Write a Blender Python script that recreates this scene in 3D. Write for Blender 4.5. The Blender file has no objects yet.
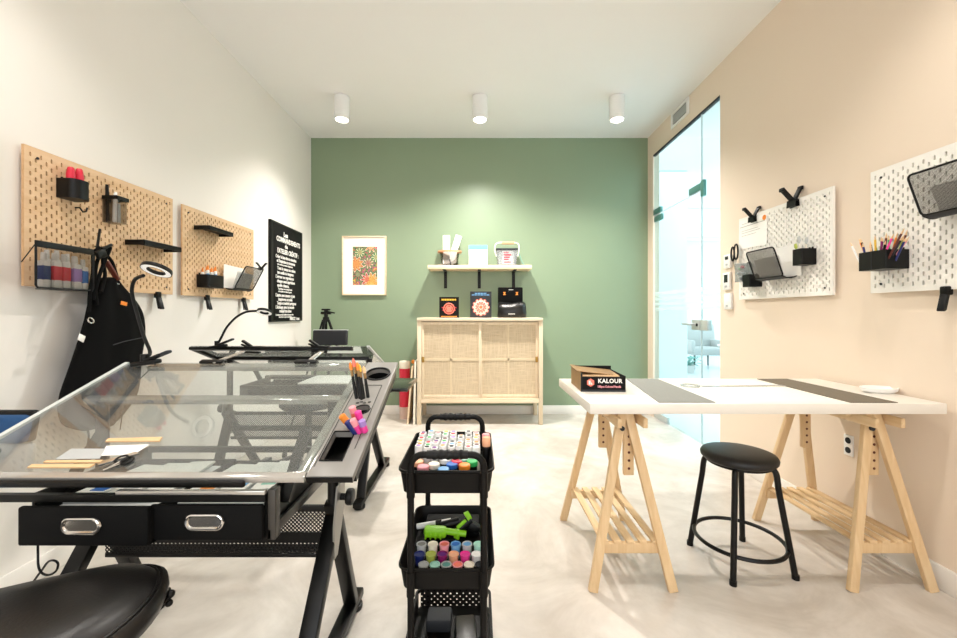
import bpy, bmesh, math, random
from mathutils import Vector, Matrix, Euler
random.seed(7)
PI = math.pi
R = math.radians
C = bpy.context.scene.collection
CAM_Z, FPX, VX, VY = 1.15, 400.0, 478.0, 313.0     # eye height, focal length in pixels, vanishing point

# ---- a photograph pixel turned into a point of the room, on a known real surface
def at(px, py, d): return Vector(((px-VX)*d/FPX, d, CAM_Z-(py-VY)*d/FPX))
def on_x(px, py, X): return at(px, py, X*FPX/(px-VX))
def on_z(px, py, z): return at(px, py, (CAM_Z-z)*FPX/(py-VY))

# ------------------------------------------------------------------ mesh helpers
class MB:
    def __init__(s, M=None):
        s.bm = bmesh.new(); s.M = M or Matrix()
    def _add(s, tmp, M):
        M = s.M @ M
        vm = {}
        for v in tmp.verts: vm[v] = s.bm.verts.new(M @ v.co)
        for f in tmp.faces:
            try: s.bm.faces.new([vm[v] for v in f.verts])
            except ValueError: pass
        tmp.free(); return s
    def box(s, c, size, rot=(0,0,0), bev=0.0, seg=2):
        t = bmesh.new(); bmesh.ops.create_cube(t, size=1.0)
        for v in t.verts: v.co = Vector((v.co.x*size[0], v.co.y*size[1], v.co.z*size[2]))
        b = min(bev, min(size)*0.49)
        if b > 0: bmesh.ops.bevel(t, geom=t.edges[:], offset=b, segments=seg, affect='EDGES', profile=0.5)
        rm = rot if isinstance(rot, Matrix) else Euler(rot).to_matrix().to_4x4()
        return s._add(t, Matrix.Translation(Vector(c)) @ rm)
    def span(s, a, b, bev=0.0, seg=2):
        a, b = Vector(a), Vector(b)
        return s.box((a+b)/2, [abs(x) for x in (b-a)], bev=bev, seg=seg)
    def bar(s, p0, p1, w, h, bev=0.0, up=(0,0,1)):
        # rectangular bar from p0 to p1: w sideways, h along 'up'
        p0, p1 = Vector(p0), Vector(p1); z = (p1-p0); L = z.length; z.normalize()
        x = Vector(up).cross(z)
        if x.length < 1e-4: x = Vector((1,0,0)).cross(z)
        x.normalize(); y = z.cross(x)
        rm = Matrix((x, y, z)).transposed().to_4x4()
        return s.box((p0+p1)/2, (w, h, L), rot=rm, bev=bev)
    def cyl(s, p0, p1, r0, r1=None, seg=16, bev=0.0):
        p0, p1 = Vector(p0), Vector(p1); L = (p1-p0).length
        r1 = r0 if r1 is None else r1
        t = bmesh.new(); bmesh.ops.create_cone(t, cap_ends=True, segments=seg, radius1=r0, radius2=r1, depth=L)
        if bev > 0:
            es = [e for e in t.edges if any(len(f.verts) > 4 for f in e.link_faces)]
            bmesh.ops.bevel(t, geom=es, offset=bev, segments=2, affect='EDGES', profile=0.5)
        q = (p1-p0).normalized().to_track_quat('Z', 'Y').to_matrix().to_4x4()
        return s._add(t, Matrix.Translation((p0+p1)/2) @ q)
    def tube(s, pts, r, seg=10, closed=False):
        pts = [Vector(p) for p in pts]; n = len(pts); rings = []; t = bmesh.new()
        def tan(i):
            if closed: return (pts[(i+1) % n]-pts[i-1]).normalized()
            return (pts[min(i+1, n-1)]-pts[max(i-1, 0)]).normalized()
        d = tan(0); x = d.orthogonal().normalized()
        for i in range(n):
            d = tan(i); x = (x - d*x.dot(d)).normalized(); y = d.cross(x)
            rr = r[i] if isinstance(r, (list, tuple)) else r
            rings.append([t.verts.new(pts[i] + (x*math.cos(a)+y*math.sin(a))*rr) for a in (2*PI*k/seg for k in range(seg))])
        for i in range(n if closed else n-1):
            A, B = rings[i], rings[(i+1) % n]
            if closed and i == n-1:      # match twist
                k0 = min(range(seg), key=lambda k: (A[0].co-B[k].co).length); B = B[k0:]+B[:k0]
            for k in range(seg): t.faces.new((A[k], A[(k+1) % seg], B[(k+1) % seg], B[k]))
        if not closed:
            t.faces.new(rings[0][::-1]); t.faces.new(rings[-1])
        return s._add(t, Matrix())
    def lathe(s, prof, c=(0,0,0), seg=24, M=None, sx=1.0, sy=1.0):
        t = bmesh.new(); rings = []
        for r, z in prof:
            if r < 1e-6: rings.append([t.verts.new((0,0,z))])
            else: rings.append([t.verts.new((r*math.cos(2*PI*k/seg)*sx, r*math.sin(2*PI*k/seg)*sy, z)) for k in range(seg)])
        for A, B in zip(rings, rings[1:]):
            for k in range(seg):
                k2 = (k+1) % seg
                if len(A) == 1 and len(B) == 1: continue
                if len(A) == 1: t.faces.new((A[0], B[k2], B[k]))
                elif len(B) == 1: t.faces.new((A[k], A[k2], B[0]))
                else: t.faces.new((A[k], A[k2], B[k2], B[k]))
        loop = prof[0] == prof[-1]                      # a closed profile makes a ring: no end caps
        if len(rings[0]) > 1 and not loop: t.faces.new(rings[0][::-1])
        if len(rings[-1]) > 1 and not loop: t.faces.new(rings[-1])
        return s._add(t, Matrix.Translation(Vector(c)) @ (M or Matrix()))
    def prism(s, pts, h, M=None):
        t = bmesh.new()
        a = [t.verts.new((x, y, 0)) for x, y in pts]; b = [t.verts.new((x, y, h)) for x, y in pts]
        n = len(pts)
        t.faces.new(a[::-1]); t.faces.new(b)
        for i in range(n): t.faces.new((a[i], a[(i+1) % n], b[(i+1) % n], b[i]))
        bmesh.ops.recalc_face_normals(t, faces=t.faces[:])
        return s._add(t, M or Matrix())
    def loft(s, rows, closed_ring=True, caps=True):
        t = bmesh.new(); rr = [[t.verts.new(p) for p in row] for row in rows]
        for A, B in zip(rr, rr[1:]):
            n = len(A)
            for k in range(n if closed_ring else n-1):
                t.faces.new((A[k], A[(k+1) % n], B[(k+1) % n], B[k]))
        if caps and closed_ring:
            t.faces.new(rr[0][::-1]); t.faces.new(rr[-1])
        bmesh.ops.recalc_face_normals(t, faces=t.faces[:])
        return s._add(t, Matrix())
    def ball(s, c, r, sc=(1,1,1), seg=16):
        t = bmesh.new(); bmesh.ops.create_uvsphere(t, u_segments=seg, v_segments=seg//2, radius=r)
        return s._add(t, Matrix.Translation(Vector(c)) @ Matrix.Diagonal((*sc, 1)))
    def ring(s, c, R_, r, M=None, seg=32, ms=8, flat=1.0):
        t = bmesh.new(); rows = []
        for i in range(seg):
            a = 2*PI*i/seg
            rows.append([t.verts.new(((R_+r*math.cos(b))*math.cos(a), (R_+r*math.cos(b))*math.sin(a), r*math.sin(b)*flat)) for b in (2*PI*k/ms for k in range(ms))])
        for i in range(seg):
            A, B = rows[i], rows[(i+1) % seg]
            for k in range(ms): t.faces.new((A[k], B[k], B[(k+1) % ms], A[(k+1) % ms]))
        return s._add(t, Matrix.Translation(Vector(c)) @ (M or Matrix()))

def world(o):
    m = o.matrix_basis.copy()
    return world(o.parent) @ m if o.parent else m

def tag(o, label=None, cat=None, group=None, kind=None):
    for k, v in (('label', label), ('category', cat), ('group', group), ('kind', kind)):
        if v: o[k] = v
    return o

def finish(mb_or_mesh, name, mat, parent=None, local=False, base=False, smooth=35):
    if isinstance(mb_or_mesh, MB):
        me = bpy.data.meshes.new(name); mb_or_mesh.bm.to_mesh(me); mb_or_mesh.bm.free()
    else: me = mb_or_mesh
    o = bpy.data.objects.new(name, me); C.objects.link(o)
    if mat: me.materials.clear(); me.materials.append(mat)
    if smooth and len(me.polygons):
        me.polygons.foreach_set('use_smooth', [True]*len(me.polygons)); me.set_sharp_from_angle(angle=R(smooth))
    if parent is not None:
        o.parent = parent
        if not local: me.transform(world(parent).inverted())
    elif base and len(me.vertices):
        co = [v.co for v in me.vertices]
        b = Vector(((min(c.x for c in co)+max(c.x for c in co))/2, (min(c.y for c in co)+max(c.y for c in co))/2, min(c.z for c in co)))
        me.transform(Matrix.Translation(-b)); o.location = b
    return o
def part(name, mb, mat, parent, local=False, label=None, smooth=35):
    o = finish(mb, name, mat, parent, local, smooth=smooth)
    if label: o['label'] = label
    return o
def solo(name, mb, mat, label, cat, group=None, smooth=35):
    return tag(finish(mb, name, mat, base=True, smooth=smooth), label, cat, group)
def struct(name, mb, mat, parent=None):
    o = finish(mb, name, mat, parent)
    if parent is None: o['kind'] = 'structure'
    return o
def thing(name, label, cat, loc=(0,0,0), rotz=0.0, group=None):
    o = bpy.data.objects.new(name, None); C.objects.link(o); o.empty_display_size = .05
    o.location = loc; o.rotation_euler = (0,0,rotz)
    return tag(o, label, cat, group)
def dup(src, loc=None, rotz=None, label=None, mats=None):
    def cp(o, p):
        c = o.copy(); C.objects.link(c); c.parent = p
        for ch in [x for x in bpy.data.objects if x.parent == o]: cp(ch, c)
        return c
    r = cp(src, None)
    if loc is not None: r.location = loc
    if rotz is not None: r.rotation_euler = (0,0,rotz)
    if label: r['label'] = label
    return r
def text(name, body, size, M, mat, parent, ext=0.0006, align='CENTER', bold=0.0, spacing=1.0, sx=1.0, label=None):
    cu = bpy.data.curves.new(name, 'FONT'); cu.body = body; cu.size = size; cu.extrude = ext; cu.align_x = align; cu.align_y = 'CENTER'
    cu.offset = bold; cu.space_character = spacing; cu.resolution_u = 2
    t = bpy.data.objects.new(name+'_tmp', cu); C.objects.link(t)
    dg = bpy.context.evaluated_depsgraph_get(); me = bpy.data.meshes.new_from_object(t.evaluated_get(dg))
    bpy.data.objects.remove(t); bpy.data.curves.remove(cu); me.name = name
    me.transform(M @ Matrix.Diagonal((sx,1,1,1)))
    o = finish(me, name, mat, parent, smooth=0)
    if label: o['label'] = label
    return o
def frame_m(o, x, y, z=None):
    x, y = Vector(x).normalized(), Vector(y).normalized(); z = x.cross(y)
    m = Matrix((x, y, z)).transposed().to_4x4(); m.translation = Vector(o); return m

# ------------------------------------------------------------------ materials
def lin(h):
    if not isinstance(h, str): return (*h, 1.0)
    h = h.lstrip('#'); v = [int(h[i:i+2], 16)/255 for i in (0,2,4)]
    return (*[c/12.92 if c <= .04045 else ((c+.055)/1.055)**2.4 for c in v], 1.0)
def nodes(name):
    m = bpy.data.materials.new(name); m.use_nodes = True
    return m, m.node_tree.nodes, m.node_tree.links, m.node_tree.nodes['Principled BSDF']
def plain(name, col, rough=.5, metal=0.0, spec=.5, var=.04, scale=40.0, bump=0.0, stretch=(1,1,1), coat=0.0):
    m, N, L, b = nodes(name)
    b.inputs['Roughness'].default_value = rough; b.inputs['Metallic'].default_value = metal
    b.inputs['Specular IOR Level'].default_value = spec; b.inputs['Coat Weight'].default_value = coat
    tc = N.new('ShaderNodeTexCoord'); mp = N.new('ShaderNodeMapping'); mp.inputs['Scale'].default_value = stretch
    nz = N.new('ShaderNodeTexNoise'); nz.inputs['Scale'].default_value = scale; nz.inputs['Detail'].default_value = 4
    L.new(tc.outputs['Object'], mp.inputs['Vector']); L.new(mp.outputs[0], nz.inputs['Vector'])
    c = lin(col); mx = N.new('ShaderNodeMix'); mx.data_type = 'RGBA'
    mx.inputs[6].default_value = (*[x*(1-var) for x in c[:3]], 1); mx.inputs[7].default_value = (*[min(1, x*(1+var)) for x in c[:3]], 1)
    L.new(nz.outputs['Fac'], mx.inputs[0]); L.new(mx.outputs[2], b.inputs['Base Color'])
    if bump:
        bp = N.new('ShaderNodeBump'); bp.inputs['Strength'].default_value = bump; bp.inputs['Distance'].default_value = .002
        L.new(nz.outputs['Fac'], bp.inputs['Height']); L.new(bp.outputs[0], b.inputs['Normal'])
    return m
def wood(name, c1, c2, axis=2, scale=18.0, rough=.55):
    m, N, L, b = nodes(name); b.inputs['Roughness'].default_value = rough
    tc = N.new('ShaderNodeTexCoord'); mp = N.new('ShaderNodeMapping')
    st = [6.0,6.0,6.0]; st[axis] = .5; mp.inputs['Scale'].default_value = st
    nz = N.new('ShaderNodeTexNoise'); nz.inputs['Scale'].default_value = scale; nz.inputs['Detail'].default_value = 6; nz.inputs['Distortion'].default_value = .6
    cr = N.new('ShaderNodeValToRGB'); cr.color_ramp.elements[0].color = lin(c1); cr.color_ramp.elements[1].color = lin(c2)
    cr.color_ramp.elements[0].position = .32; cr.color_ramp.elements[1].position = .68
    L.new(tc.outputs['Object'], mp.inputs['Vector']); L.new(mp.outputs[0], nz.inputs['Vector']); L.new(nz.outputs['Fac'], cr.inputs[0]); L.new(cr.outputs[0], b.inputs['Base Color'])
    return m
def glass(name, tint, refl=1.0, haze=0.0, hazecol='#ffffff'):
    m, N, L, b = nodes(name); out = N['Material Output']; N.remove(b)
    tr = N.new('ShaderNodeBsdfTransparent'); tr.inputs[0].default_value = lin(tint)
    gl = N.new('ShaderNodeBsdfGlossy'); gl.inputs['Roughness'].default_value = 0.02
    lw = N.new('ShaderNodeLayerWeight'); lw.inputs['Blend'].default_value = .5
    pw = N.new('ShaderNodeMath'); pw.operation = 'POWER'; pw.inputs[1].default_value = 5
    ml = N.new('ShaderNodeMath'); ml.operation = 'MULTIPLY_ADD'; ml.inputs[1].default_value = .95*refl; ml.inputs[2].default_value = .04*refl; ml.use_clamp = True
    L.new(lw.outputs['Facing'], pw.inputs[0]); L.new(pw.outputs[0], ml.inputs[0])
    mx = N.new('ShaderNodeMixShader'); L.new(ml.outputs[0], mx.inputs[0]); L.new(tr.outputs[0], mx.inputs[1]); L.new(gl.outputs[0], mx.inputs[2])
    if haze:
        df = N.new('ShaderNodeBsdfDiffuse'); df.inputs[0].default_value = lin(hazecol)
        m2 = N.new('ShaderNodeMixShader'); m2.inputs[0].default_value = haze; L.new(mx.outputs[0], m2.inputs[1]); L.new(df.outputs[0], m2.inputs[2]); mx = m2
    L.new(mx.outputs[0], out.inputs[0]); return m
def holes(name, col, a, b_, pa, pb, ra, rough=.45, wire=False, stagger=True):
    """sheet with see-through holes: axes a and b_ (object space), pitches, hole radius; wire=True: a woven mesh of threads of width ra"""
    m, N, L, b = nodes(name); out = N['Material Output']
    b.inputs['Base Color'].default_value = lin(col); b.inputs['Roughness'].default_value = rough
    tc = N.new('ShaderNodeTexCoord'); sp = N.new('ShaderNodeSeparateXYZ'); L.new(tc.outputs['Object'], sp.inputs[0])
    def mth(op, x, y=None, z=None):
        n = N.new('ShaderNodeMath'); n.operation = op
        for i, v in enumerate((x, y, z)):
            if v is None: continue
            if isinstance(v, (int, float)): n.inputs[i].default_value = v
            else: L.new(v, n.inputs[i])
        return n.outputs[0]
    u = mth('DIVIDE', sp.outputs[a], pa); v = mth('DIVIDE', sp.outputs[b_], pb)
    if wire:
        fu = mth('ABSOLUTE', mth('SUBTRACT', mth('FRACT', u), .5)); fv = mth('ABSOLUTE', mth('SUBTRACT', mth('FRACT', v), .5))
        open_ = mth('MULTIPLY', mth('LESS_THAN', fu, .5-ra/pa/2), mth('LESS_THAN', fv, .5-ra/pb/2))
    else:
        def disc(uu, vv):
            du = mth('MULTIPLY', mth('SUBTRACT', mth('FRACT', uu), .5), pa); dv = mth('MULTIPLY', mth('SUBTRACT', mth('FRACT', vv), .5), pb)
            return mth('LESS_THAN', mth('SQRT', mth('ADD', mth('MULTIPLY', du, du), mth('MULTIPLY', dv, dv))), ra)
        open_ = disc(u, v)
        if stagger: open_ = mth('MAXIMUM', open_, disc(mth('ADD', u, .5), mth('ADD', v, .5)))
    tr = N.new('ShaderNodeBsdfTransparent'); mx = N.new('ShaderNodeMixShader')
    L.new(open_, mx.inputs[0]); L.new(b.outputs[0], mx.inputs[1]); L.new(tr.outputs[0], mx.inputs[2]); L.new(mx.outputs[0], out.inputs[0])
    return m
def emit(name, col, s):
    m, N, L, b = nodes(name); b.inputs['Base Color'].default_value = lin(col)
    b.inputs['Emission Color'].default_value = lin(col); b.inputs['Emission Strength'].default_value = s
    return m

def floor_mat():
    m, N, L, b = nodes('polished_concrete'); tc = N.new('ShaderNodeTexCoord')
    n1 = N.new('ShaderNodeTexNoise'); n1.inputs['Scale'].default_value = 2.2; n1.inputs['Detail'].default_value = 8; n1.inputs['Roughness'].default_value = .65; n1.inputs['Distortion'].default_value = .8
    n2 = N.new('ShaderNodeTexNoise'); n2.inputs['Scale'].default_value = 11; n2.inputs['Detail'].default_value = 5
    cr = N.new('ShaderNodeValToRGB'); e = cr.color_ramp.elements
    e[0].position = .34; e[0].color = lin('#b9b0a5'); e[1].position = .68; e[1].color = lin('#dad4cc')
    mx = N.new('ShaderNodeMix'); mx.data_type = 'RGBA'; mx.blend_type = 'MULTIPLY'; mx.inputs[0].default_value = .22
    L.new(tc.outputs['Object'], n1.inputs['Vector']); L.new(tc.outputs['Object'], n2.inputs['Vector'])
    L.new(n1.outputs['Fac'], cr.inputs[0]); L.new(cr.outputs[0], mx.inputs[6]); L.new(n2.outputs['Color'], mx.inputs[7])
    c2 = N.new('ShaderNodeValToRGB'); c2.color_ramp.elements[0].position=.35; c2.color_ramp.elements[0].color=(.72,.72,.72,1); c2.color_ramp.elements[1].color=(1,1,1,1); c2.color_ramp.elements[1].position=.6
    L.new(n2.outputs['Fac'], c2.inputs[0]); L.new(c2.outputs[0], mx.inputs[7]); L.new(mx.outputs[2], b.inputs['Base Color'])
    b.inputs['Roughness'].default_value = .38; b.inputs['Specular IOR Level'].default_value = .35
    return m

M = dict(
    white_wall=plain('white_wall_paint', '#ebe7e1', .6, var=.012, scale=3),
    ceiling=plain('ceiling_paint', '#f1f0ef', .75, var=.01, scale=3),
    beige_wall=plain('beige_wall_paint', '#e6d5c2', .6, var=.012, scale=3),
    green_wall=plain('green_wall_paint', '#84967b', .4, var=.015, scale=3),
    floor=floor_mat(),
    trim=plain('white_trim_paint', '#ece8e2', .45, var=.01),
    white=plain('white_plastic', '#ececea', .4, var=.01),
    paper=plain('white_paper', '#f3f1ec', .7, var=.01),
    laminate=plain('white_laminate', '#e9e4da', .3, var=.01),
    black=plain('black_plastic', '#050505', .42, spec=.28, var=.1),
    satin=plain('black_powder_coat', '#060605', .36, spec=.3, var=.1),
    matte=plain('matte_black', '#060606', .7, spec=.25, var=.1),
    cloth=plain('black_cotton', '#060606', .92, spec=.15, var=.25, scale=220, bump=.25),
    leather=plain('black_leather', '#0d0b0a', .36, var=.15, scale=160, bump=.2),
    fabric=plain('black_drawer_fabric', '#050505', .8, spec=.2, var=.2, scale=300, bump=.2),
    cart=plain('dark_cart_steel', '#090705', .5, spec=.2, var=.08),
    gunmetal=plain('gunmetal', '#45423e', .35, metal=.4, var=.05), bottle=plain('milky_bottle', '#dedddb', .3, var=.02),
    slot_shade=plain('pegboard_slot_shade', '#33241a', .8, var=.1),  # dark brown painting the shade inside the pegboard slots
    batten=plain('cane_batten', '#d9c7a8', .6),
    grey=plain('grey_steel', '#8d8a84', .33, metal=.55, var=.03),
    silver=plain('silver_rail', '#c6c3bd', .1, metal=.6, var=.03),
    panel=plain('grey_tray_plastic', '#8b8883', .38, var=.02),
    chrome=plain('chrome', '#dad8d4', .12, metal=1.0, var=.02),
    nickel=plain('brushed_nickel', '#c3c8c7', .3, metal=.4, var=.02),
    teal_metal=plain('teal_patch_fitting', '#5d8f88', .3, metal=.4, var=.02),
    brass=plain('brass', '#b18d49', .35, metal=.8, var=.03),
    birch=wood('birch_pegboard', '#d3af86', '#dfbf9a', axis=1, scale=5),
    birch_edge=wood('birch_edge', '#cda276', '#dab286', axis=1, scale=8),
    pine=wood('pine', '#d6b588', '#e4c89e', axis=2, scale=7),
    pine_y=wood('pine_slats', '#d6b588', '#e4c89e', axis=1, scale=7),
    ash=wood('whitewashed_ash', '#dcc9ab', '#e6d6bc', axis=2, scale=6),
    ash_x=wood('whitewashed_ash_rails', '#dcc9ab', '#e6d6bc', axis=0, scale=6),
    shelf=wood('pale_pine_shelf', '#e6cba6', '#eedabc', axis=0, scale=6),
    peg_white=plain('white_pegboard', '#eeebe4', .45, var=.01),
    glass=glass('table_glass', '#f3f6f5', 2.1, haze=.045, hazecol='#e4e6e4'),
    door_glass=glass('door_glass', '#eef7f7', 1.0),
    frost=glass('frosted_band', '#e8f4f4', .6, haze=.5, hazecol='#eef6f6'),
    edge=plain('glass_edge', '#d3d8d7', .2, var=.02),
    smoke=glass('smoked_plastic', '#e8e6e4', .5, haze=.025, hazecol='#55524f'),
    clear=glass('clear_plastic', '#e6eaea', 1.0, haze=.2, hazecol='#d6d8d8'),
    ring_white=emit('lamp_diffuser', '#f2efe8', .35),
    red=plain('red', '#d01f3c', .4), pink=plain('pink', '#e83f9a', .4), lilac=plain('lilac', '#a583c9', .4), purple=plain('purple', '#6d2a86', .4),
    blue=plain('blue', '#2f6bbd', .4), navy=plain('navy', '#1d2a6e', .4), sky=plain('sky_blue', '#6fa8d8', .4), orange=plain('orange', '#ee8b2c', .4), coral=plain('coral', '#ee7a66', .4),
    yellow=plain('yellow', '#efc33d', .4), green=plain('green', '#2fae5a', .4), lime=plain('lime_green', '#86c81e', .4), mint=plain('mint', '#a9dccb', .4),
    peach=plain('peach', '#f2b48d', .4), rose=plain('rose', '#f3a0a8', .4), cream=plain('cream', '#f2ead8', .5), greyp=plain('pot_grey', '#b9bcbc', .4), olive=plain('olive', '#b3bf55', .4),
    magenta=plain('magenta', '#8c1f67', .4), gold=plain('gold_card', '#95713f', .5, var=.2, scale=25), brown=plain('brown_leather', '#5a2418', .5),
    blue_cloth=plain('blue_cloth', '#1f4a78', .85, var=.1, scale=200, bump=.2), grey_cloth=plain('grey_shell', '#c3c3c1', .6),
    slate=plain('slate_cloth', '#22252a', .7, var=.1, scale=120), runner=plain('grey_woven_mat', '#8d8e88', .85, var=.22, scale=60, bump=.4, stretch=(1,9,1)),
    runner2=plain('taupe_woven_mat', '#6f6555', .85, var=.22, scale=60, bump=.4, stretch=(1,9,1)),
    copper=plain('copper_rim', '#d49a72', .4, var=.05), tan=wood('light_wood_strip', '#dfb27e', '#eccb9f', axis=0, scale=10),
    ink=plain('grey_ink', '#8b8b86', .7), dark_glass=plain('dark_green_gloss', '#10140f', .08, var=.05), screen=plain('dark_display', '#22262a', .2),
    mat_white=plain('passepartout', '#f4f0e8', .75, var=.01), seat_vinyl=plain('stool_vinyl', '#0c0c0d', .45, var=.08, scale=160, bump=.12),
    tile=plain('pale_tile', '#c9d2d6', .3, var=.02), corridor=plain('corridor_paint', '#e4edf0', .6, var=.01), armchair=plain('armchair_fabric', '#b3b4b4', .9, var=.08, scale=80),
    leaf=plain('dusty_leaf', '#5f9a92', .7, var=.2), off=plain('offwhite_sheet', '#f5f0e0', .6, var=.01),
    wire_yz=holes('black_wire_mesh', '#4a4744', 1, 2, .004, .004, .0011, wire=True),
    perf=holes('perforated_steel', '#080707', 0, 1, .016, .016, .0030, rough=.4),
    perf_xz=holes('perforated_lip', '#080707', 0, 2, .013, .013, .0032, rough=.4),
    perf_cart=holes('perforated_cart_wall', '#0e0b08', 0, 2, .024, .022, .0032, rough=.42),
    lens=emit('lamp_lens', '#fff4e2', 22.0),
)
# ================================================================== THE ROOM
XL, XR, YB, YF, H = -1.90, 1.933, 4.554, -2.2, 3.142     # side walls, back wall, rear wall, ceiling
GY0, GY1, GZ = 3.195, 4.418, 2.895                        # glazed opening in the wall by the corridor
struct('floor', MB().span((XL-.1, YF-.1, -.1), (XR+.07, YB+.1, 0)), M['floor'])
struct('ceiling', MB().span((XL-.1, YF-.1, H), (XR+.07, YB+.1, H+.1)), M['ceiling'])
struct('wall_left', MB().span((XL-.1, YF-.1, 0), (XL, YB+.1, H)), M['white_wall'])
struct('wall_back', MB().span((XL, YB, 0), (XR+.07, YB+.1, H)), M['green_wall'])
struct('wall_right', MB().span((XR, YF-.1, 0), (XR+.07, GY0, H)).span((XR, GY1, 0), (XR+.07, YB, H)).span((XR, GY0, GZ), (XR+.03, GY1, H)), M['beige_wall'])
# unseen rear wall behind the camera; wide window added for fill daylight
struct('wall_rear', MB().span((XL, YF-.1, 0), (XR, YF, .5)).span((XL, YF-.1, 2.75), (XR, YF, H)).span((XL, YF-.1, .5), (-1.6, YF, 2.75)).span((1.6, YF-.1, .5), (XR, YF, 2.75)), M['white_wall'])
struct('trim_1', MB().span((-1.6, YF-.07, .5), (-1.55, YF-.02, 2.75)).span((1.55, YF-.07, .5), (1.6, YF-.02, 2.75)).span((-.03, YF-.07, .5), (.03, YF-.02, 2.75)).span((-1.6, YF-.07, .5), (1.6, YF-.02, .55)).span((-1.6, YF-.07, 2.7), (1.6, YF-.02, 2.75)), M['trim'])
def board(name, a, b): struct(name, MB().span(a, b, bev=.004), M['trim'])
board('baseboard_left', (XL, YF, 0), (XL+.014, YB, .10))
board('baseboard_back', (XL, YB-.014, 0), (XR, YB, .10))
board('baseboard_right', (XR-.014, YF, 0), (XR, GY0, .10))
# ---- corridor beyond the glass
struct('corridor_floor', MB().span((XR+.07, 1.6, -.1), (9.0, 11.2, 0)), M['tile'])
struct('corridor_ceiling', MB().span((XR+.07, 1.6, H), (9.0, 11.2, H+.1)), M['ceiling'])
cw = struct('corridor_wall', MB().span((XR+.07, 5.6, 0), (2.93, 5.75, H)).span((XR+.07, 11.1, 0), (9, 11.2, H)).span((XR+.07, 1.6, 0), (9, 1.7, H)), M['corridor'])
struct('trim_2', MB().span((3.0, 7.6, 2.6), (9, 7.75, H)), M['corridor'])
# ---- glass front: fixed side pane, door, fanlight
DY = 3.486
w1 = struct('window_1', MB().span((XR+.010, GY0+.004, .01), (XR+.022, DY-.004, GZ-.018)), M['door_glass'])
w2 = struct('window_2', MB().span((XR+.010, DY+.004, 2.222), (XR+.022, GY1-.006, GZ-.018)), M['door_glass'])
d1 = struct('door_1', MB().span((XR+.010, DY+.004, .012), (XR+.022, GY1-.02, 2.212)), M['door_glass'])
struct('window_channel', MB().span((XR+.003, GY0, GZ-.018), (XR+.03, GY1, GZ)), M['slate'], w2)
struct('window_edge', MB().span((XR+.0095, DY-.006, .01), (XR+.0225, DY-.003, GZ-.018)), M['edge'], w1)
struct('window_edge', MB().span((XR+.0095, DY+.004, 2.219), (XR+.0225, GY1-.01, 2.2225)), M['edge'], w2)
for yy0, yy1, par in ((GY0+.006, DY-.006, w1), (DY+.006, GY1-.03, d1)):
    for k, (z0, z1) in enumerate(((1.34, 1.375), (1.285, 1.318), (1.23, 1.262), (1.178, 1.208))):
        struct('frosted_band', MB().span((XR+.0085, yy0, z0), (XR+.0098, yy1, z1)), M['frost'], par)
struct('patch_fitting', MB().span((XR+.002, DY-.05, 2.16), (XR+.03, DY-.004, 2.30), bev=.003).span((XR+.002, DY-.004, 2.225), (XR+.03, DY+.19, 2.285), bev=.003), M['teal_metal'], w1)
struct('patch_fitting', MB().span((XR+.002, GY1-.17, 2.225), (XR+.03, GY1, 2.285), bev=.003), M['teal_metal'], w2)
struct('patch_fitting', MB().span((XR+.002, GY1-.19, 2.145), (XR+.03, GY1-.02, 2.205), bev=.003), M['teal_metal'], d1)
struct('patch_fitting', MB().span((XR+.002, GY1-.32, .012), (XR+.03, GY1-.02, .075), bev=.003), M['nickel'], d1)
lk = struct('lock_case', MB().span((XR-.005, DY+.006, 1.0), (XR+.037, DY+.13, 1.09), bev=.004), M['nickel'], d1)
struct('door_handle', MB().cyl((XR-.052, DY+.075, 1.05), (XR-.004, DY+.075, 1.05), .012).cyl((XR-.052, DY+.065, 1.05), (XR-.052, DY+.20, 1.05), .009, bev=.003), M['nickel'], lk)
struct('keyhole', MB().cyl((XR-.010, DY+.035, 1.045), (XR-.004, DY+.035, 1.045), .014), M['black'], lk)
struct('strike_plate', MB().span((XR-.005, DY-.12, 1.0), (XR+.037, DY-.006, 1.09), bev=.004), M['nickel'], w1)
# ---- things in the corridor
t = thing('armchair', 'grey upholstered armchair standing in the corridor beyond the glass', 'armchair', (4.72, 8.45, 0))
part('seat', MB().box((4.72, 8.45, .36), (.66, .62, .16), bev=.04), M['armchair'], t)
part('backrest', MB().box((4.83, 8.72, .66), (.62, .14, .52), rot=(R(-10),0,0), bev=.05), M['armchair'], t)
for s in (-1, 1):
    part('armrest', MB().box((4.72+s*.33, 8.45, .46), (.09, .62, .26), bev=.03), M['armchair'], t)
    for q in (-1, 1): part('leg', MB().cyl((4.72+s*.28, 8.45+q*.25, .29), (4.72+s*.3, 8.45+q*.28, 0), .02, .013), M['slate'], t)
t = thing('side_table', 'small white side table beside the grey corridor armchair', 'table', (4.9, 7.8, 0))
part('table_top', MB().cyl((4.9, 7.8, .5), (4.9, 7.8, .53), .2, seg=24), M['white'], t)
for k in range(3): part('leg', MB().cyl((4.9+.1*math.cos(k*2.1), 7.8+.1*math.sin(k*2.1), .5), (4.9+.17*math.cos(k*2.1), 7.8+.17*math.sin(k*2.1), 0), .012), M['grey'], t)
t = thing('potted_plant', 'low blue-green potted plant on the corridor floor before the armchair', 'plant', (4.05, 7.7, 0))
part('pot', MB().lathe([(.09,0),(.12,.14),(.125,.15),(.11,.15),(.1,.1),(0,.1)], (4.05,7.7,0)), M['grey_cloth'], t)
lf = MB()
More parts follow.
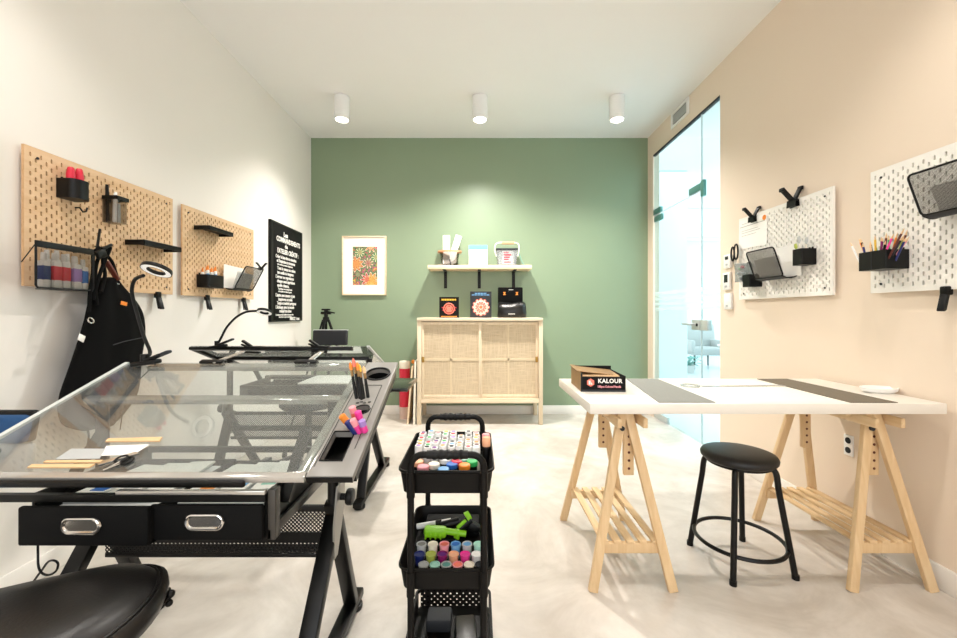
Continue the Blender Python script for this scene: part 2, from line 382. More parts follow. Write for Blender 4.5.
for k in range(46):
    a = random.uniform(0, 2*PI); r = random.uniform(.06,.2); h = random.uniform(.16,.34)
    p = Vector((4.05+math.cos(a)*r, 7.7+math.sin(a)*r, h)); q = p+Vector((math.cos(a)*.09, math.sin(a)*.09, random.uniform(-.05,.05)))
    lf.bar(p, q, .045, .004); lf.cyl((4.05,7.7,.12), p, .003, seg=5)
part('foliage', lf, M['leaf'], t)
# ---- ceiling lamps and the air vent
for k, px in enumerate((342, 480, 617)):
    x = (px-VX)*3.685/FPX; nm = ('white cylinder ceiling lamp nearest the wooden pegboards', 'white cylinder ceiling lamp above the wall shelf, middle of the row', 'white cylinder ceiling lamp beside the glass front and air vent')[k].replace('nearest', 'on the side of')
    t = thing('ceiling_light', nm, 'ceiling lamp', (x, 3.685, H-.215), 0, 'cylinder lamps in a row on the ceiling')
    part('housing', MB().lathe([(.052,.02),(.058,.0),(.069,.0),(.069,.21),(.06,.215),(0,.215)], (x, 3.685, H-.215), seg=32), M['white'], t)
    part('lens', MB().cyl((x, 3.685, H-.203), (x, 3.685, H-.198), .056, seg=32), M['lens'], t, label='glowing lens')
t = thing('air_vent', 'white slatted air vent high on the beige wall above the glass', 'vent', (XR, 3.81, 2.99), 0)
va, vb = 3.655, 3.985
part('frame', MB().span((XR-.014, va, 2.975), (XR, vb, 3.0), bev=.003).span((XR-.014, va, 3.105), (XR, vb, 3.13), bev=.003).span((XR-.014, va, 3.0), (XR, va+.035, 3.105), bev=.003).span((XR-.014, vb-.035, 3.0), (XR, vb, 3.105), bev=.003), M['white'], t)
part('backing', MB().span((XR-.003, va+.03, 2.995), (XR-.0005, vb-.03, 3.11)), M['slate'], t)
part('slat', MB().box((XR-.007, (va+vb)/2, 3.02), (.012, vb-va-.06, .003), rot=(0,R(35),0)).box((XR-.007, (va+vb)/2, 3.037), (.012, vb-va-.06, .003), rot=(0,R(35),0)).box((XR-.007, (va+vb)/2, 3.054), (.012, vb-va-.06, .003), rot=(0,R(35),0)).box((XR-.007, (va+vb)/2, 3.071), (.012, vb-va-.06, .003), rot=(0,R(35),0)).box((XR-.007, (va+vb)/2, 3.088), (.012, vb-va-.06, .003), rot=(0,R(35),0)), M['greyp'], t)

# ================================================================== LIGHT
def lamp(kind, name, loc, energy, col=(1,1,1), **kw):
    l = bpy.data.lights.new(name, kind); l.energy = energy; l.color = col
    for k, v in kw.items():
        if k not in ('rot', 'portal'): setattr(l, k, v)
    o = bpy.data.objects.new(name, l); C.objects.link(o); o.location = loc
    o.rotation_euler = kw.get('rot', (0,0,0))
    if kw.get('portal'): l.cycles.is_portal = True
    return o
WARM = (1.0, .945, .885)
for x, e, s in ((-1.253, 80, 124), (.018, 235, 150), (1.281, 95, 128)):
    lamp('SPOT', 'downlight', (x, 3.685, H-.225), e, WARM, spot_size=R(s), spot_blend=.9, shadow_soft_size=.055)
for y, e in ((1.35, 42), (-.7, 28)):
    for x in (-1.253, .018, 1.281):
        lamp('SPOT', 'downlight', (x, y, H-.225), e, WARM, spot_size=R(130), spot_blend=1.0, shadow_soft_size=.08)
# fill daylight through the added rear window, and light in the corridor
w = bpy.data.worlds.new('daylight'); bpy.context.scene.world = w; w.use_nodes = True
w.node_tree.nodes['Background'].inputs[0].default_value = (.95, .975, 1.0, 1); w.node_tree.nodes['Background'].inputs[1].default_value = 2.9
lamp('AREA', 'added_window_fill', (0, YF-.12, 1.62), 1, shape='RECTANGLE', size=3.2, size_y=2.25, rot=(R(90),0,0), portal=True)
lamp('AREA', 'corridor_lamp', (4.5, 4.2, H-.02), 115, (.70,.93,1.0), shape='RECTANGLE', size=4.2, size_y=3.2)
lamp('AREA', 'corridor_lamp', (5.8, 8.6, H-.02), 80, (.84,.95,1.0), shape='RECTANGLE', size=4.5, size_y=4)

# ================================================================== CAMERA
cd = bpy.data.cameras.new('camera'); cd.sensor_width = 36; cd.lens = 36*FPX/957; cd.clip_start = .02
cd.shift_x = .5/957; cd.shift_y = -6/957
cam = bpy.data.objects.new('camera', cd); C.objects.link(cam); cam.location = (0,0,CAM_Z); cam.rotation_euler = (R(90),0,0)
sc = bpy.context.scene; sc.camera = cam
sc.view_settings.view_transform = 'Standard'; sc.view_settings.look = 'None'; sc.view_settings.gamma = 1; sc.view_settings.use_curve_mapping = False
sc.view_settings.exposure = 0.36
sc.cycles.max_bounces = 10; sc.cycles.transparent_max_bounces = 24; sc.cycles.diffuse_bounces = 5; sc.cycles.glossy_bounces = 5
sc.cycles.sample_clamp_indirect = 6; sc.cycles.caustics_reflective = False
# ================================================================== DRAFTING TABLES
SL, ZT = .382, .847
TILT = math.atan(SL); CT, ST = math.cos(TILT), math.sin(TILT)
def tilt_m(root_m=Matrix()): return root_m @ Matrix.Translation((0,0,ZT)) @ Matrix.Rotation(TILT, 4, 'X')
TO = Vector((-.79, 1.28, 0))                               # front table: midway between its legs
def on_top(px, py, lift=0.0):                              # a pixel turned into a point of the front table's tilted top
    d = (CAM_Z-ZT-lift/CT+SL*1.28)/(SL+(py-VY)/FPX); return at(px, py, d)
TN = Vector((0, -ST, CT)); TV = Vector((0, CT, ST))

def leg_frame(t, lx, knob_side):
    p = part('leg', MB().bar((lx, .10, .52), (lx, -.27, .045), .032, .05, up=(1,0,0), bev=.004), M['satin'], t, True)
    p = part('leg', MB().bar((lx, .05, .52), (lx, .25, .045), .032, .05, up=(1,0,0), bev=.004), M['satin'], t, True)
    f = part('foot_bar', MB().span((lx-.026, -.42, .018), (lx+.026, .33, .05), bev=.006), M['satin'], t, True)
    for y in (-.37, .28): part('foot_pad', MB().cyl((lx, y, 0), (lx, y, .02), .034, bev=.004), M['black'], f, True)
    part('pivot_plate', MB().prism([(.0,.36),(.03,.36),(.10,.50),(.10,.58),(.03,.58),(.0,.46)], .006, frame_m((lx+knob_side*.02, 0, 0), (0,1,0), (0,0,1))), M['grey'], t, True)
    part('post', MB().cyl((lx, .06, .50), (lx, .06, .855), .018), M['satin'], t, True)
    part('height_knob', MB().cyl((lx+knob_side*.016, .06, .535), (lx+knob_side*.045, .06, .535), .011).cyl((lx+knob_side*.045, .06, .535), (lx+knob_side*.068, .06, .535), .027, bev=.006), M['black'], t, True)

def oval(a, b, n=28):
    pts = []
    for k in range(n):
        th = 2*PI*k/n; pts.append(((a-b)*(1 if math.cos(th) >= 0 else -1)+b*math.cos(th), b*math.sin(th)))
    return pts
def drawer(t, x0, x1, y0, zb, zt, depth):
    y1 = y0+depth; w = .008
    d = part('drawer', MB().span((x0, y0, zb), (x1, y0+.014, zt), bev=.005).span((x0, y0+.012, zb), (x0+w, y1, zt-.012)).span((x1-w, y0+.012, zb), (x1, y1, zt-.012)).span((x0, y1-w, zb), (x1, y1, zt-.012)).span((x0, y0+.005, zb), (x1, y1, zb+.008)), M['fabric'], t, True)
    cx, cz = (x0+x1)/2+(-.0 if x0 > -.2 else .0), (zb+zt)/2+.004
    rim = []
    for k in range(28):
        th = 2*PI*k/28; s = 1 if math.cos(th) >= 0 else -1
        rim.append((cx+s*.028+.017*math.cos(th), y0-.003, cz+.017*math.sin(th)))
    h = part('handle', MB().tube(rim, .0045, seg=8, closed=True), M['chrome'], d, True, label='oval chrome pull')
    part('handle_cup', MB().prism(oval(.043, .015), .004, frame_m((cx, y0+.001, cz), (1,0,0), (0,0,1))), M['chrome'], d, True)
    return d

def draft_table(root, gx0, gx1, legs, rail, tray, drawers, fx0, fx1, rail_lip):
    t = root; A = tilt_m()
    v = .302
    g = part('glass_top', MB(A).span((gx0+.002, -v+.004, -.003), (gx1-.002, v-.004, .003)), M['glass'], t, True, label='clear tilted glass top')
    part('glass_edge', MB(A).span((gx0, -v, -.004), (gx0+.016, v, .004)), M['edge'], g, True)
    part('back_rail', MB(A).span((gx0+.10, v-.026, -.022), (gx1, v+.004, -.0035), bev=.003), rail, t, True)
    part('middle_rail', MB(A).span((gx0+.06, .052, -.024), (gx1, .08, -.0035), bev=.003), rail, t, True)
    part('front_rail', MB(A).span((gx0, -v-.004, -.014), (gx1, -v+.017, .0042), bev=.003), rail, t, True)
    part('side_rail', MB(A).span((gx1-.03, -v+.02, -.022), (gx1, v-.02, -.0035), bev=.003), rail, t, True)
    if rail_lip: part('pencil_ledge', MB(A).span((gx0-.02, -v-.018, -.018), (gx0+.80, -v-.005, .001), bev=.006).cyl((gx0+.72, -v-.0195, -.009), (gx0+.72, -v-.0175, -.009), .004), M['black'], t, True)
    for lx, s in zip(legs, (-1, 1)): leg_frame(t, lx, s)
    x0, x1 = legs[0]+.02, legs[1]-.02
    pn = part('cross_panel', MB().span((x0, .048, .42), (x1, .050, .492)).span((x0, .048, .35), (x1, .050, .39)), M['perf_xz'], t, True, label='black perforated steel cross panel')
    part('panel_border', MB().span((x0, .046, .49), (x1, .056, .512), bev=.002).span((x0, .046, .388), (x1, .052, .422)).span((x0, .046, .339), (x1, .056, .352), bev=.002), M['satin'], pn, True)
    part('shelf', MB().span((x0, .053, .343), (x1, .085, .347)).span((x0, .083, .347), (x1, .087, .362)), M['satin'], t, True)
    # drawer frame hanging under the top
    if drawers:
        part('drawer_frame', MB().span((fx0-(.27 if rail_lip else 0), -.27, .672), (fx1, -.255, .690)).span((fx0, .09, .672), (fx1, .105, .690)).span((fx0, -.262, .575), (fx0+.006, .105, .69)).span((fx1-.006, -.262, .575), (fx1, .105, .69)), M['satin'], t, True)
        part('frame_bar', MB().span((fx0+.22, -.272, .691), (fx1, -.258, .701), bev=.002), M['silver'], t, True)
        part('slide_bracket', MB().span((fx1+.002, -.262, .572), (fx1+.022, -.235, .70), bev=.002).span((fx1+.002, -.262, .572), (fx1+.012, .10, .60), bev=.002), M['gunmetal'], t, True)
        for hx in (fx1+.014, fx0-.004): part('hanger', MB().bar((hx, -.20, .64), (hx, -.06, .80), .012, .03, up=(1,0,0)), M['satin'], t, True)
        for dr in drawers: drawer(t, *dr)
    return t

t1 = thing('drafting_table', 'glass-topped drafting table with grey side tray, brushes and two black drawers', 'drafting table', TO)
draft_table(t1, -.587, .357, (-.468, .305), M['silver'], True, [(-.343, -.022, -.297, .576, .672, .36), (-.036, .248, -.277, .579, .667, .34)], -.345, .252, True)
# ---- side tray with its wells
def bool_cut(target, cutter):
    b = target.modifiers.new('b', 'BOOLEAN'); b.object = cutter; b.operation = 'DIFFERENCE'; b.solver = 'EXACT'
    dg = bpy.context.evaluated_depsgraph_get(); me = bpy.data.meshes.new_from_object(target.evaluated_get(dg))
    target.modifiers.clear(); old = target.data; target.data = me; bpy.data.meshes.remove(old)
    cm = cutter.data; bpy.data.objects.remove(cutter); bpy.data.meshes.remove(cm)
A1 = tilt_m(Matrix.Translation(TO))
def uv(px, py):
    p = A1.inverted() @ on_top(px, py); return p.x, p.y
tp = finish(MB(A1).span((.36, -.302, -.0145), (.4775, .302, .004), bev=.002), 'side_tray', M['panel'])
cu = MB(A1)
ru, rv = uv(378, 375); hu, hv = uv(362.5, 410.5); ku, kv = uv(358.5, 424)
cu.cyl((ru, rv, -.02), (ru, rv, .05), .043, seg=32); cu.cyl((hu, hv, -.02), (hu, hv, .05), .023, seg=24); cu.cyl((ku, kv, -.02), (ku, kv, .05), .02, seg=20)
qa = uv(341.5, 433); qb = uv(331, 462)
cu.span((qb[0]-.029, qb[1], -.02), (qb[0]+.029, qa[1], .05))
pen = [uv(px, 404) for px in (357.5, 361, 364.5, 369)]
for i, (u, v_) in enumerate(pen): cu.cyl((u, v_+.006*(i % 2), -.02), (u, v_+.006*(i % 2), .05), .0062, seg=10)
co = finish(cu, 'cut', None); bool_cut(tp, co)
tp.parent = t1; tp.data.transform(Matrix.Translation(-TO)); tp['label'] = 'grey side tray with wells for brushes and pens'
tp.data.polygons.foreach_set('use_smooth', [True]*len(tp.data.polygons)); tp.data.set_sharp_from_angle(angle=R(35))
part('tray_edge', MB(A1).span((.3605, -.3045, -.0145), (.477, -.3025, .0025), bev=.001), M['black'], tp)
part('tray_bottom', MB(A1).span((.366, -.26, -.052), (.470, .285, -.049)).span((.366, -.26, -.05), (.369, .285, -.015)).span((.467, -.26, -.05), (.470, .285, -.015)).span((.366, -.26, -.05), (.470, -.257, -.015)).span((.366, .282, -.05), (.470, .285, -.015)), M['satin'], tp)
part('cup_ring', MB(A1).ring((ru, rv, .005), .044, .004), M['black'], tp)
part('cup_rim', MB(A1).ring((hu, hv, .005), .0235, .0022), M['black'], tp)
part('cup_rim', MB(A1).ring((ku, kv, .005), .0205, .0022), M['black'], tp)
part('well_lining', MB(A1).span((qb[0]-.031, qb[1]-.002, .004), (qb[0]-.0285, qa[1]+.002, .0068)).span((qb[0]+.0285, qb[1]-.002, .004), (qb[0]+.031, qa[1]+.002, .0068)).span((qb[0]-.031, qb[1]-.002, .004), (qb[0]+.031, qb[1]+.001, .0068)).span((qb[0]-.031, qa[1]-.001, .004), (qb[0]+.031, qa[1]+.002, .0068)), M['black'], tp)
part('cup_lining', MB(A1).lathe([(.0445,-.0145),(.0445,-.046),(.0425,-.046),(.0425,-.0145),(.0445,-.0145)], (ru, rv, 0), 32).cyl((ru, rv, -.047), (ru, rv, -.045), .044, seg=32), M['matte'], tp)
gr = MB(A1)
for a, b in (((.368,-.27),(.3695,.13)), ((.453,-.20),(.4545,.13)), ((.368,.1285),(.4545,.13))): gr.span((a[0], a[1], .0045), (b[0], b[1], .0056))
part('groove', gr, M['black'], tp)
# ---- rail pads with folding arms on the back rail
for k, (xa, xb, ax) in enumerate(((199, 222, 227), (294, 316, 311))):
    q = MB(A1); u0, v0 = uv(xa, 365.5); u1, _ = uv(xb, 365.5)
    pd = part('rail_pad', q.span((u0, .283, .0045), (u1, .305, .016), bev=.004), M['black'], t1)
    a = on_top((xa+xb)/2+2, 363, .01); b = a+Vector(((ax-(xa+xb)/2-2)*1.7/FPX, .10, .035))
    part('folding_arm', MB().bar(a, b, .022, .006, bev=.002), M['silver'], pd)

# ---- table standing behind it, turned round
T2 = Vector((-1.15, 2.64, 0))
t2 = thing('drafting_table', 'black-framed glass drafting table turned towards the green wall', 'drafting table', T2, PI)
draft_table(t2, -.51, .55, (-.45, .45), M['satin'], False, [(-.36, -.02, -.28, .579, .667, .34), (.0, .34, -.28, .579, .667, .34)], -.37, .36, False)
part('wing_tray', MB().span((-.72, -.19, .668), (-.515, .20, .69), bev=.004), M['dark_glass'], t2, True, label='glossy black wing tray')
part('wing_bracket', MB().bar((-.62, .0, .66), (-.47, .0, .60), .02, .03).cyl((-.60, -.14, .668), (-.60, -.14, .63), .016), M['satin'], t2, True)

# ---- gooseneck ring lamps
def ring_lamp(label, base, pts, head_c, tilt, r, rail_dir=1, tube_r=.0065):
    t = thing('ring_lamp', label, 'lamp', base, 0, 'gooseneck ring lamps clamped to the drafting tables')
    base = Vector(base)
    cl = part('clamp', MB().box(base+Vector((0,0,.012)), (.10, .035, .018), rot=(0,R(-8),0), bev=.006).box(base+Vector((.03,0,.032)), (.07, .03, .012), rot=(0,R(-22),0), bev=.005).cyl(base+Vector((-.005,0,.01)), base+Vector((-.005,0,.045)), .014), M['black'], t)
    part('clamp_grip', MB().box(base+Vector((.075,0,.05)), (.035, .026, .012), rot=(0,R(-22),0), bev=.005), M['slate'], cl)
    part('gooseneck', MB().tube(pts, tube_r, seg=10), M['black'], t)
    RM = Matrix.Rotation(tilt[0], 4, 'X') @ Matrix.Rotation(tilt[1], 4, 'Y')
    h = part('lamp_head', MB().lathe([(r*.56, -.004), (r*.56, .006), (r*.62, .009), (r*.96, .009), (r, .005), (r, -.005), (r*.95, -.006), (r*.95,-.001), (r*.60,-.001), (r*.60,-.006), (r*.56,-.004)], head_c, 40, RM), M['black'], t)
    part('diffuser', MB().lathe([(r*.605, -.005), (r*.945, -.005), (r*.945, -.0015), (r*.605, -.0015), (r*.605, -.005)], head_c, 40, RM), M['ring_white'], h, label='white diffuser ring')
    return t
def smooth_path(P, n=8):
    P = [Vector(p) for p in P]; out = []
    for i in range(len(P)-1):
        p0, p1, p2, p3 = P[max(i-1,0)], P[i], P[i+1], P[min(i+2, len(P)-1)]
        for k in range(n):
            s = k/n; out.append(.5*((2*p1)+(p2-p0)*s+(2*p0-5*p1+4*p2-p3)*s*s+(3*p1-p0-3*p2+p3)*s**3))
    return out+[P[-1]]
b1 = on_top(146, 366, .008)
lp = [b1+Vector((.0,0,.03))]+[at(px, py, d) for px, py, d in ((150,352,1.555),(144,336.6,1.55),(136.5,311.5,1.55),(132,293,1.54),(133.5,282,1.53),(138,277.5,1.52),(143.5,275.5,1.51))]
ring_lamp('gooseneck ring lamp in front of the hanging black apron', b1, smooth_path(lp), at(156.6, 270, 1.50), (R(-25), R(4)), .050)
b2 = at(218, 348.5, 2.36)
lp = [b2+Vector((0,0,.03))]+[at(px, py, d) for px, py, d in ((221,338,2.36),(227,327,2.36),(236,317.5,2.36),(246,312,2.36),(255,311.0,2.35),(258,311.3,2.35))]
ring_lamp('gooseneck ring lamp curving towards the black writing board', b2, smooth_path(lp), at(264.5, 312, 2.35), (R(-24), R(0)), .042)
tag(finish(MB().tube(smooth_path([b1+Vector((.05,.0,.02)), at(143,376,1.6), at(136,383,1.6), at(130,384,1.62), at(126,392,1.64), at(120,430,1.68)]), .0018, seg=6), 'lamp_cable', M['black'], base=True), 'thin black cable hanging from the ring lamp clamp behind the glass', 'cable')
# ---- spring clamps on the far table's high rail
def spring_clamp(label, p):
    t = thing('spring_clamp', label, 'clamp', p, 0, 'black spring clamps on the far drafting table'); p = Vector(p)
    part('jaw', MB().bar(p+Vector((-.03,0,.01)), p+Vector((.075,.0,.008)), .03, .016, bev=.005).bar(p+Vector((-.03,0,-.018)), p+Vector((.06,0,-.02)), .03, .012, bev=.004), M['black'], t)
    part('grip', MB().bar(p+Vector((.01,0,.014)), p+Vector((-.045,0,.05)), .024, .014, bev=.005).bar(p+Vector((.02,0,.0)), p+Vector((-.05,0,.028)), .02, .010, bev=.004), M['black'], t)
    part('spring', MB().cyl(p+Vector((.0,-.014,.006)), p+Vector((.0,.014,.006)), .011), M['slate'], t)
spring_clamp('black spring clamp on the far table rail beside the ring lamp', at(250, 349, 2.36))
spring_clamp('black spring clamp on the far table rail in front of the grey chair backrest', at(317, 348.5, 2.36))

# ---- brushes in the tray, chunky markers in the well
def aim_m(p0, p1):
    p0, p1 = Vector(p0), Vector(p1); m = (p1-p0).normalized().to_track_quat('Z', 'Y').to_matrix().to_4x4(); m.translation = p0; return m
bp = [((357.5,404),(350,362),'orange'), ((361,404),(353,358),'coral'), ((362.5,405),(357,362),'orange'), ((364.5,404),(359,364),'yellow'), ((369,403),(363.5,366),'tan')]
bl = ['paint brush with a short orange tip, leaning furthest out of the row', 'tall paint brush with a coral-orange tip', 'long-tipped orange paint brush, mid row', 'paint brush with a golden tip', 'paint brush with a pale wooden tip, beside the round cup ring']
bl[0] = 'short-tipped orange paint brush, at the glass end of the row'
for (a, b, c), lb in zip(bp, bl):
    p0 = on_top(*a, -.012); d0 = p0.y; p1 = at(b[0], b[1], d0+.025); L = (p1-p0).length
    t = thing('paint_brush', lb+' on the grey tray', 'brush', p0, 0, 'paint brushes standing in the grey tray')
    X = aim_m(p0, p1)
    part('handle', MB(X).lathe([(.003,0),(.0052,.02),(.0056,L*.35),(.0042,L*.66)], seg=12), M['black'], t)
    part('ferrule', MB(X).lathe([(.0043,L*.655),(.0047,L*.72),(.0052,L*.80)], seg=12), M['gold'], t)
    part('bristles', MB(X).lathe([(.005,L*.795),(.0062,L*.87),(.0045,L*.95),(.0008,L)], seg=12), M[c], t)
mk = [((353,428),(341,415),'orange','orange'),((356,432),(347,421),'navy','navy'),((360,431),(352,419),'pink','rose'),((362,425),(357.5,411),'lilac','pink'),((355,417),(352,406.5),'coral','rose'),((365,430),(361.5,420),'pink','lilac')]
ml = ['orange chunky marker', 'navy blue chunky marker', 'pink chunky marker with rose cap', 'lilac chunky marker with a pink cap', 'coral chunky marker, shortest of the bunch', 'pink chunky marker with a lilac cap']
for i, ((a, b, c1, c2), lb) in enumerate(zip(mk, ml)):
    p0 = on_top(*a, .004+.002*i); p1 = at(b[0], b[1], p0.y-.012); p0 = p0+(p0-p1)*.05+Vector((0,0,-.004))
    L = (p1-p0).length
    t = thing('marker', lb+' lying over the grey tray well', 'marker', p0, 0, 'chunky markers in the grey tray')
    X = aim_m(p0, p1)
    part('barrel', MB(X).lathe([(.0,0),(.0085,.0005),(.0095,.003),(.0095,L*.55)], seg=16), M[c1], t)
    part('cap', MB(X).lathe([(.0103,L*.54),(.0103,L*.95),(.007,L),(0,L)], seg=16), M[c2], t)

# ---- papers and sticks lying on the glass against the front rail
def lay(name, pts, th, mat, label, cat, group=None, lift=.0036):
    P = [A1.inverted() @ on_top(*p) for p in pts]
    return solo(name, MB(A1).prism([(p.x, p.y) for p in P], th, Matrix.Translation((0,0,lift))), mat, label, cat, group)
lay('wooden_stick', [(28,469.5),(33,466.5),(96,466),(90,469.5)], .004, M['tan'], 'flat pale wooden stick lying lowest on the glass table top', 'stick', 'wooden sticks on the glass')
lay('wooden_stick', [(44,464.5),(47,462.5),(104,462),(101,464.5)], .004, M['tan'], 'shorter wooden stick lying just above the lowest one on the glass', 'stick', 'wooden sticks on the glass', .0036)
lay('wooden_stick', [(106,443.5),(109,440.5),(163,439),(160,443)], .004, M['tan'], 'pale wooden stick lying highest on the glass top', 'stick', 'wooden sticks on the glass')
lay('photo_card', [(56,460.5),(72,450),(106,450),(100,460)], .0012, M['greyp'], 'grey printed card lying on the glass among the sticks', 'card')
lay('paper_sheet', [(100,457),(107,447),(150,445.5),(134,456)], .0008, M['paper'], 'white paper sheet lying on the glass beside the grey card', 'paper')
lay('metal_ruler', [(99,466.8),(97,464.5),(136,453.5),(140,455)], .0012, M['chrome'], 'shiny steel ruler lying slanted on the glass top', 'ruler', lift=.0052)
q = thing('scissors', 'small steel scissors with black handles lying on the glass', 'scissors', on_top(120, 466, .004))
pa, pb = on_top(103, 470, .006), on_top(122, 462.5, .006)
part('blade', MB().bar(pa, pb, .007, .002).bar(pa+Vector((.008,.006,.003)), pb+Vector((-.004,-.002,.003)), .007, .002), M['chrome'], q)
part('handle', MB(A1).ring(A1.inverted() @ on_top(127, 460.5, .006), .013, .003, seg=16).ring(A1.inverted() @ on_top(121.5, 459, .006), .013, .003, seg=16), M['black'], q)
# ---- papers in the drawers
def sheet(name, a, b, z, rz, mat, label, cat, group):
    c = ((a[0]+b[0])/2, (a[1]+b[1])/2, z); m = MB().box(c, (abs(b[0]-a[0]), abs(b[1]-a[1]), .003), rot=(0,0,rz))
    return solo(name, m, mat, label, cat, group)
def drawer_stack(x0, x1, y0, y1, zb, zt, label, cat, n=4):
    t = thing('paper_stack', label, cat, ((x0+x1)/2, (y0+y1)/2, zb))
    m = MB(); cols = ['paper', 'sky', 'paper', 'cream', 'greyp', 'paper']
    part('pad', MB().span((x0, y0, zb), (x1, y1, zt-.02), bev=.002), M['white'], t)
    part('sheet', MB().box(((x0+x1)/2-.01, (y0+y1)/2, zt-.017), (x1-x0-.02, y1-y0-.02, .004), rot=(0,0,.03)), M['greyp'], t)
    for k in range(3):
        w = (x1-x0)/3.4; cx = x0+(k+.5)*(x1-x0)/3
        part('booklet', MB().box((cx, (y0+y1)/2+.01*k, zt-.010+.002*k), (w, (y1-y0)*.8, .006), rot=(0,0,.1*(k-1))), M['paper'], t)
        part('picture', MB().box((cx+.006, (y0+y1)/2+.01*k-.05, zt-.0065+.002*k), (w*.55, (y1-y0)*.22, .0012), rot=(0,0,.1*(k-1))), M[('orange','sky','mint')[k] if n == 4 else ('blue','greyp','navy')[k]], t)
drawer_stack(-.79, -.56, 1.05, 1.31, .588, .672, 'white printed booklets with an orange picture inside the open drawer', 'booklets')
drawer_stack(-1.08, -.835, 1.03, 1.30, .585, .674, 'glossy grey and blue leaflets inside the open drawer by the wall', 'leaflets', 3)
solo('paper_stack', MB().span((-1.16, 2.57, .6915), (-.82, 2.895, .700), bev=.001), M['paper'], 'stack of white paper resting on the far table drawers, seen through glass', 'paper')
# ---- cable below the drawer
cb = [(-.43*2.5+.0, 1.06, .577)]
cb = [at(38,545,1.03), at(38,553,1.03), at(38.5,566,1.02), at(42,573,1.02), at(49,575,1.02), at(56,571,1.02), at(58,564,1.02), at(54,560.5,1.02), at(48,562,1.03), at(42,570,1.04), at(36,578,1.05), at(31,586,1.06), at(24,600,1.1), at(10,690,1.2)]
solo('power_cable', MB().tube(smooth_path(cb), .0026, seg=7), M['black'], 'black power cord with a loop hanging below the drawer', 'cord')

# ================================================================== SEATS BY THE TABLES
# saddle stool, closest to the camera
def saddle(t, c, ang, a, b, h, up):
    rows = []
    prof = [(.62,-.062),(.86,-.058),(.97,-.045),(1.0,-.02),(.985,-.002),(.955,.006),(.93,.004),(.91,.010),(.85,.026),(.7,.036),(.45,.04),(.2,.041)]
    n = 48; X = Matrix.Translation(c) @ Matrix.Rotation(ang, 4, 'Z') @ Matrix.Rotation(R(2), 4, 'Y')
    for s, z in prof:
        row = []
        for k in range(n):
            th = 2*PI*k/n; e = 2.3
            x = math.copysign(abs(math.cos(th))**(2/e), math.cos(th))*a*s; y = math.copysign(abs(math.sin(th))**(2/e), math.sin(th))*b*s
            y *= 1-.12*x/a
            row.append(X @ Vector((x, y, z+up*(x/a)**2*.03*(s)-.02*(y/b)**2*s)))
        rows.append(row)
    return MB().loft(rows), X
sc_ = Vector((-.957, .775, .513))
t = thing('saddle_stool', 'black leather saddle stool in front of the drafting table drawers', 'stool', (sc_.x, sc_.y, 0))
sm, X = saddle(t, sc_, R(36), .285, .205, .5, 1)
st = part('seat', sm, M['leather'], t, smooth=60)
pts = []
for k in range(48):
    th = 2*PI*k/48; e = 2.3; x = math.copysign(abs(math.cos(th))**(2/e), math.cos(th))*.285*.925; y = math.copysign(abs(math.sin(th))**(2/e), math.sin(th))*.205*.925*(1-.12*x/.285)
    pts.append(X @ Vector((x, y, .006+(x/.285)**2*.03*.93-.02*(y/.205)**2*.93)))
part('piping', MB().tube(pts, .0032, seg=8, closed=True), M['leather'], st)
part('seat_plate', MB().box(sc_+Vector((0,0,-.075)), (.18, .18, .03), rot=(0,0,R(36)), bev=.008), M['satin'], t)
part('lever', MB().tube([sc_+Vector((.02,.02,-.08)), sc_+Vector((.16,.12,-.085)), at(170,596,.925)], .006).ball(at(170.5,594,.925), .009).ball(at(169,603,.925), .008), M['black'], t)
part('column', MB().cyl((sc_.x, sc_.y, .09), (sc_.x, sc_.y, .30), .028).cyl((sc_.x, sc_.y, .28), (sc_.x, sc_.y, .44), .016), M['satin'], t)
for k in range(5):
    a = 2*PI*k/5+.3; p = Vector((sc_.x+.26*math.cos(a), sc_.y+.26*math.sin(a), .075))
    l = part('base_leg', MB().bar((sc_.x, sc_.y, .10), p, .04, .025, bev=.006), M['satin'], t)
    part('caster', MB().cyl(p+Vector((-.012,0,-.05)), p+Vector((.012,0,-.05)), .025).cyl(p, p+Vector((0,0,-.04)), .008), M['black'], l)
# chair with blue back, mostly outside the frame
cc = Vector((-1.69, 1.03, 0))
t = thing('task_chair', 'chair with blue padded backrest and black edge between glass table and wall', 'chair', cc)
bk = part('backrest', MB().box((-1.748, 1.44, .732), (.262, .045, .100), rot=(R(-10),0,0), bev=.03, seg=4), M['blue_cloth'], t)
part('back_shell', MB().box((-1.748, 1.462, .738), (.270, .03, .114), rot=(R(-10),0,0), bev=.014, seg=3), M['black'], bk)
part('back_skirt', MB().box((-1.745, 1.450, .625), (.262, .03, .11), rot=(R(-6),0,0), bev=.014, seg=3), M['grey_cloth'], t)
part('back_post', MB().bar((-1.74, 1.470, .68), (-1.72, 1.12, .42), .05, .012, bev=.004), M['black'], t)
part('seat', MB().box((-1.69, 1.04, .455), (.36, .36, .07), bev=.03, seg=3), M['blue_cloth'], t)
part('column', MB().cyl((cc.x, cc.y, .06), (cc.x, cc.y, .42), .024), M['satin'], t)
for k in range(5):
    a = 2*PI*k/5+.6; p = Vector((cc.x+.17*math.cos(a), cc.y+.17*math.sin(a), .06))
    l = part('base_leg', MB().bar((cc.x, cc.y, .08), p, .035, .022, bev=.005), M['satin'], t)
    part('caster', MB().cyl(p+Vector((-.011,0,-.038)), p+Vector((.011,0,-.038)), .022).cyl(p, p+Vector((0,0,-.03)), .007), M['black'], l)
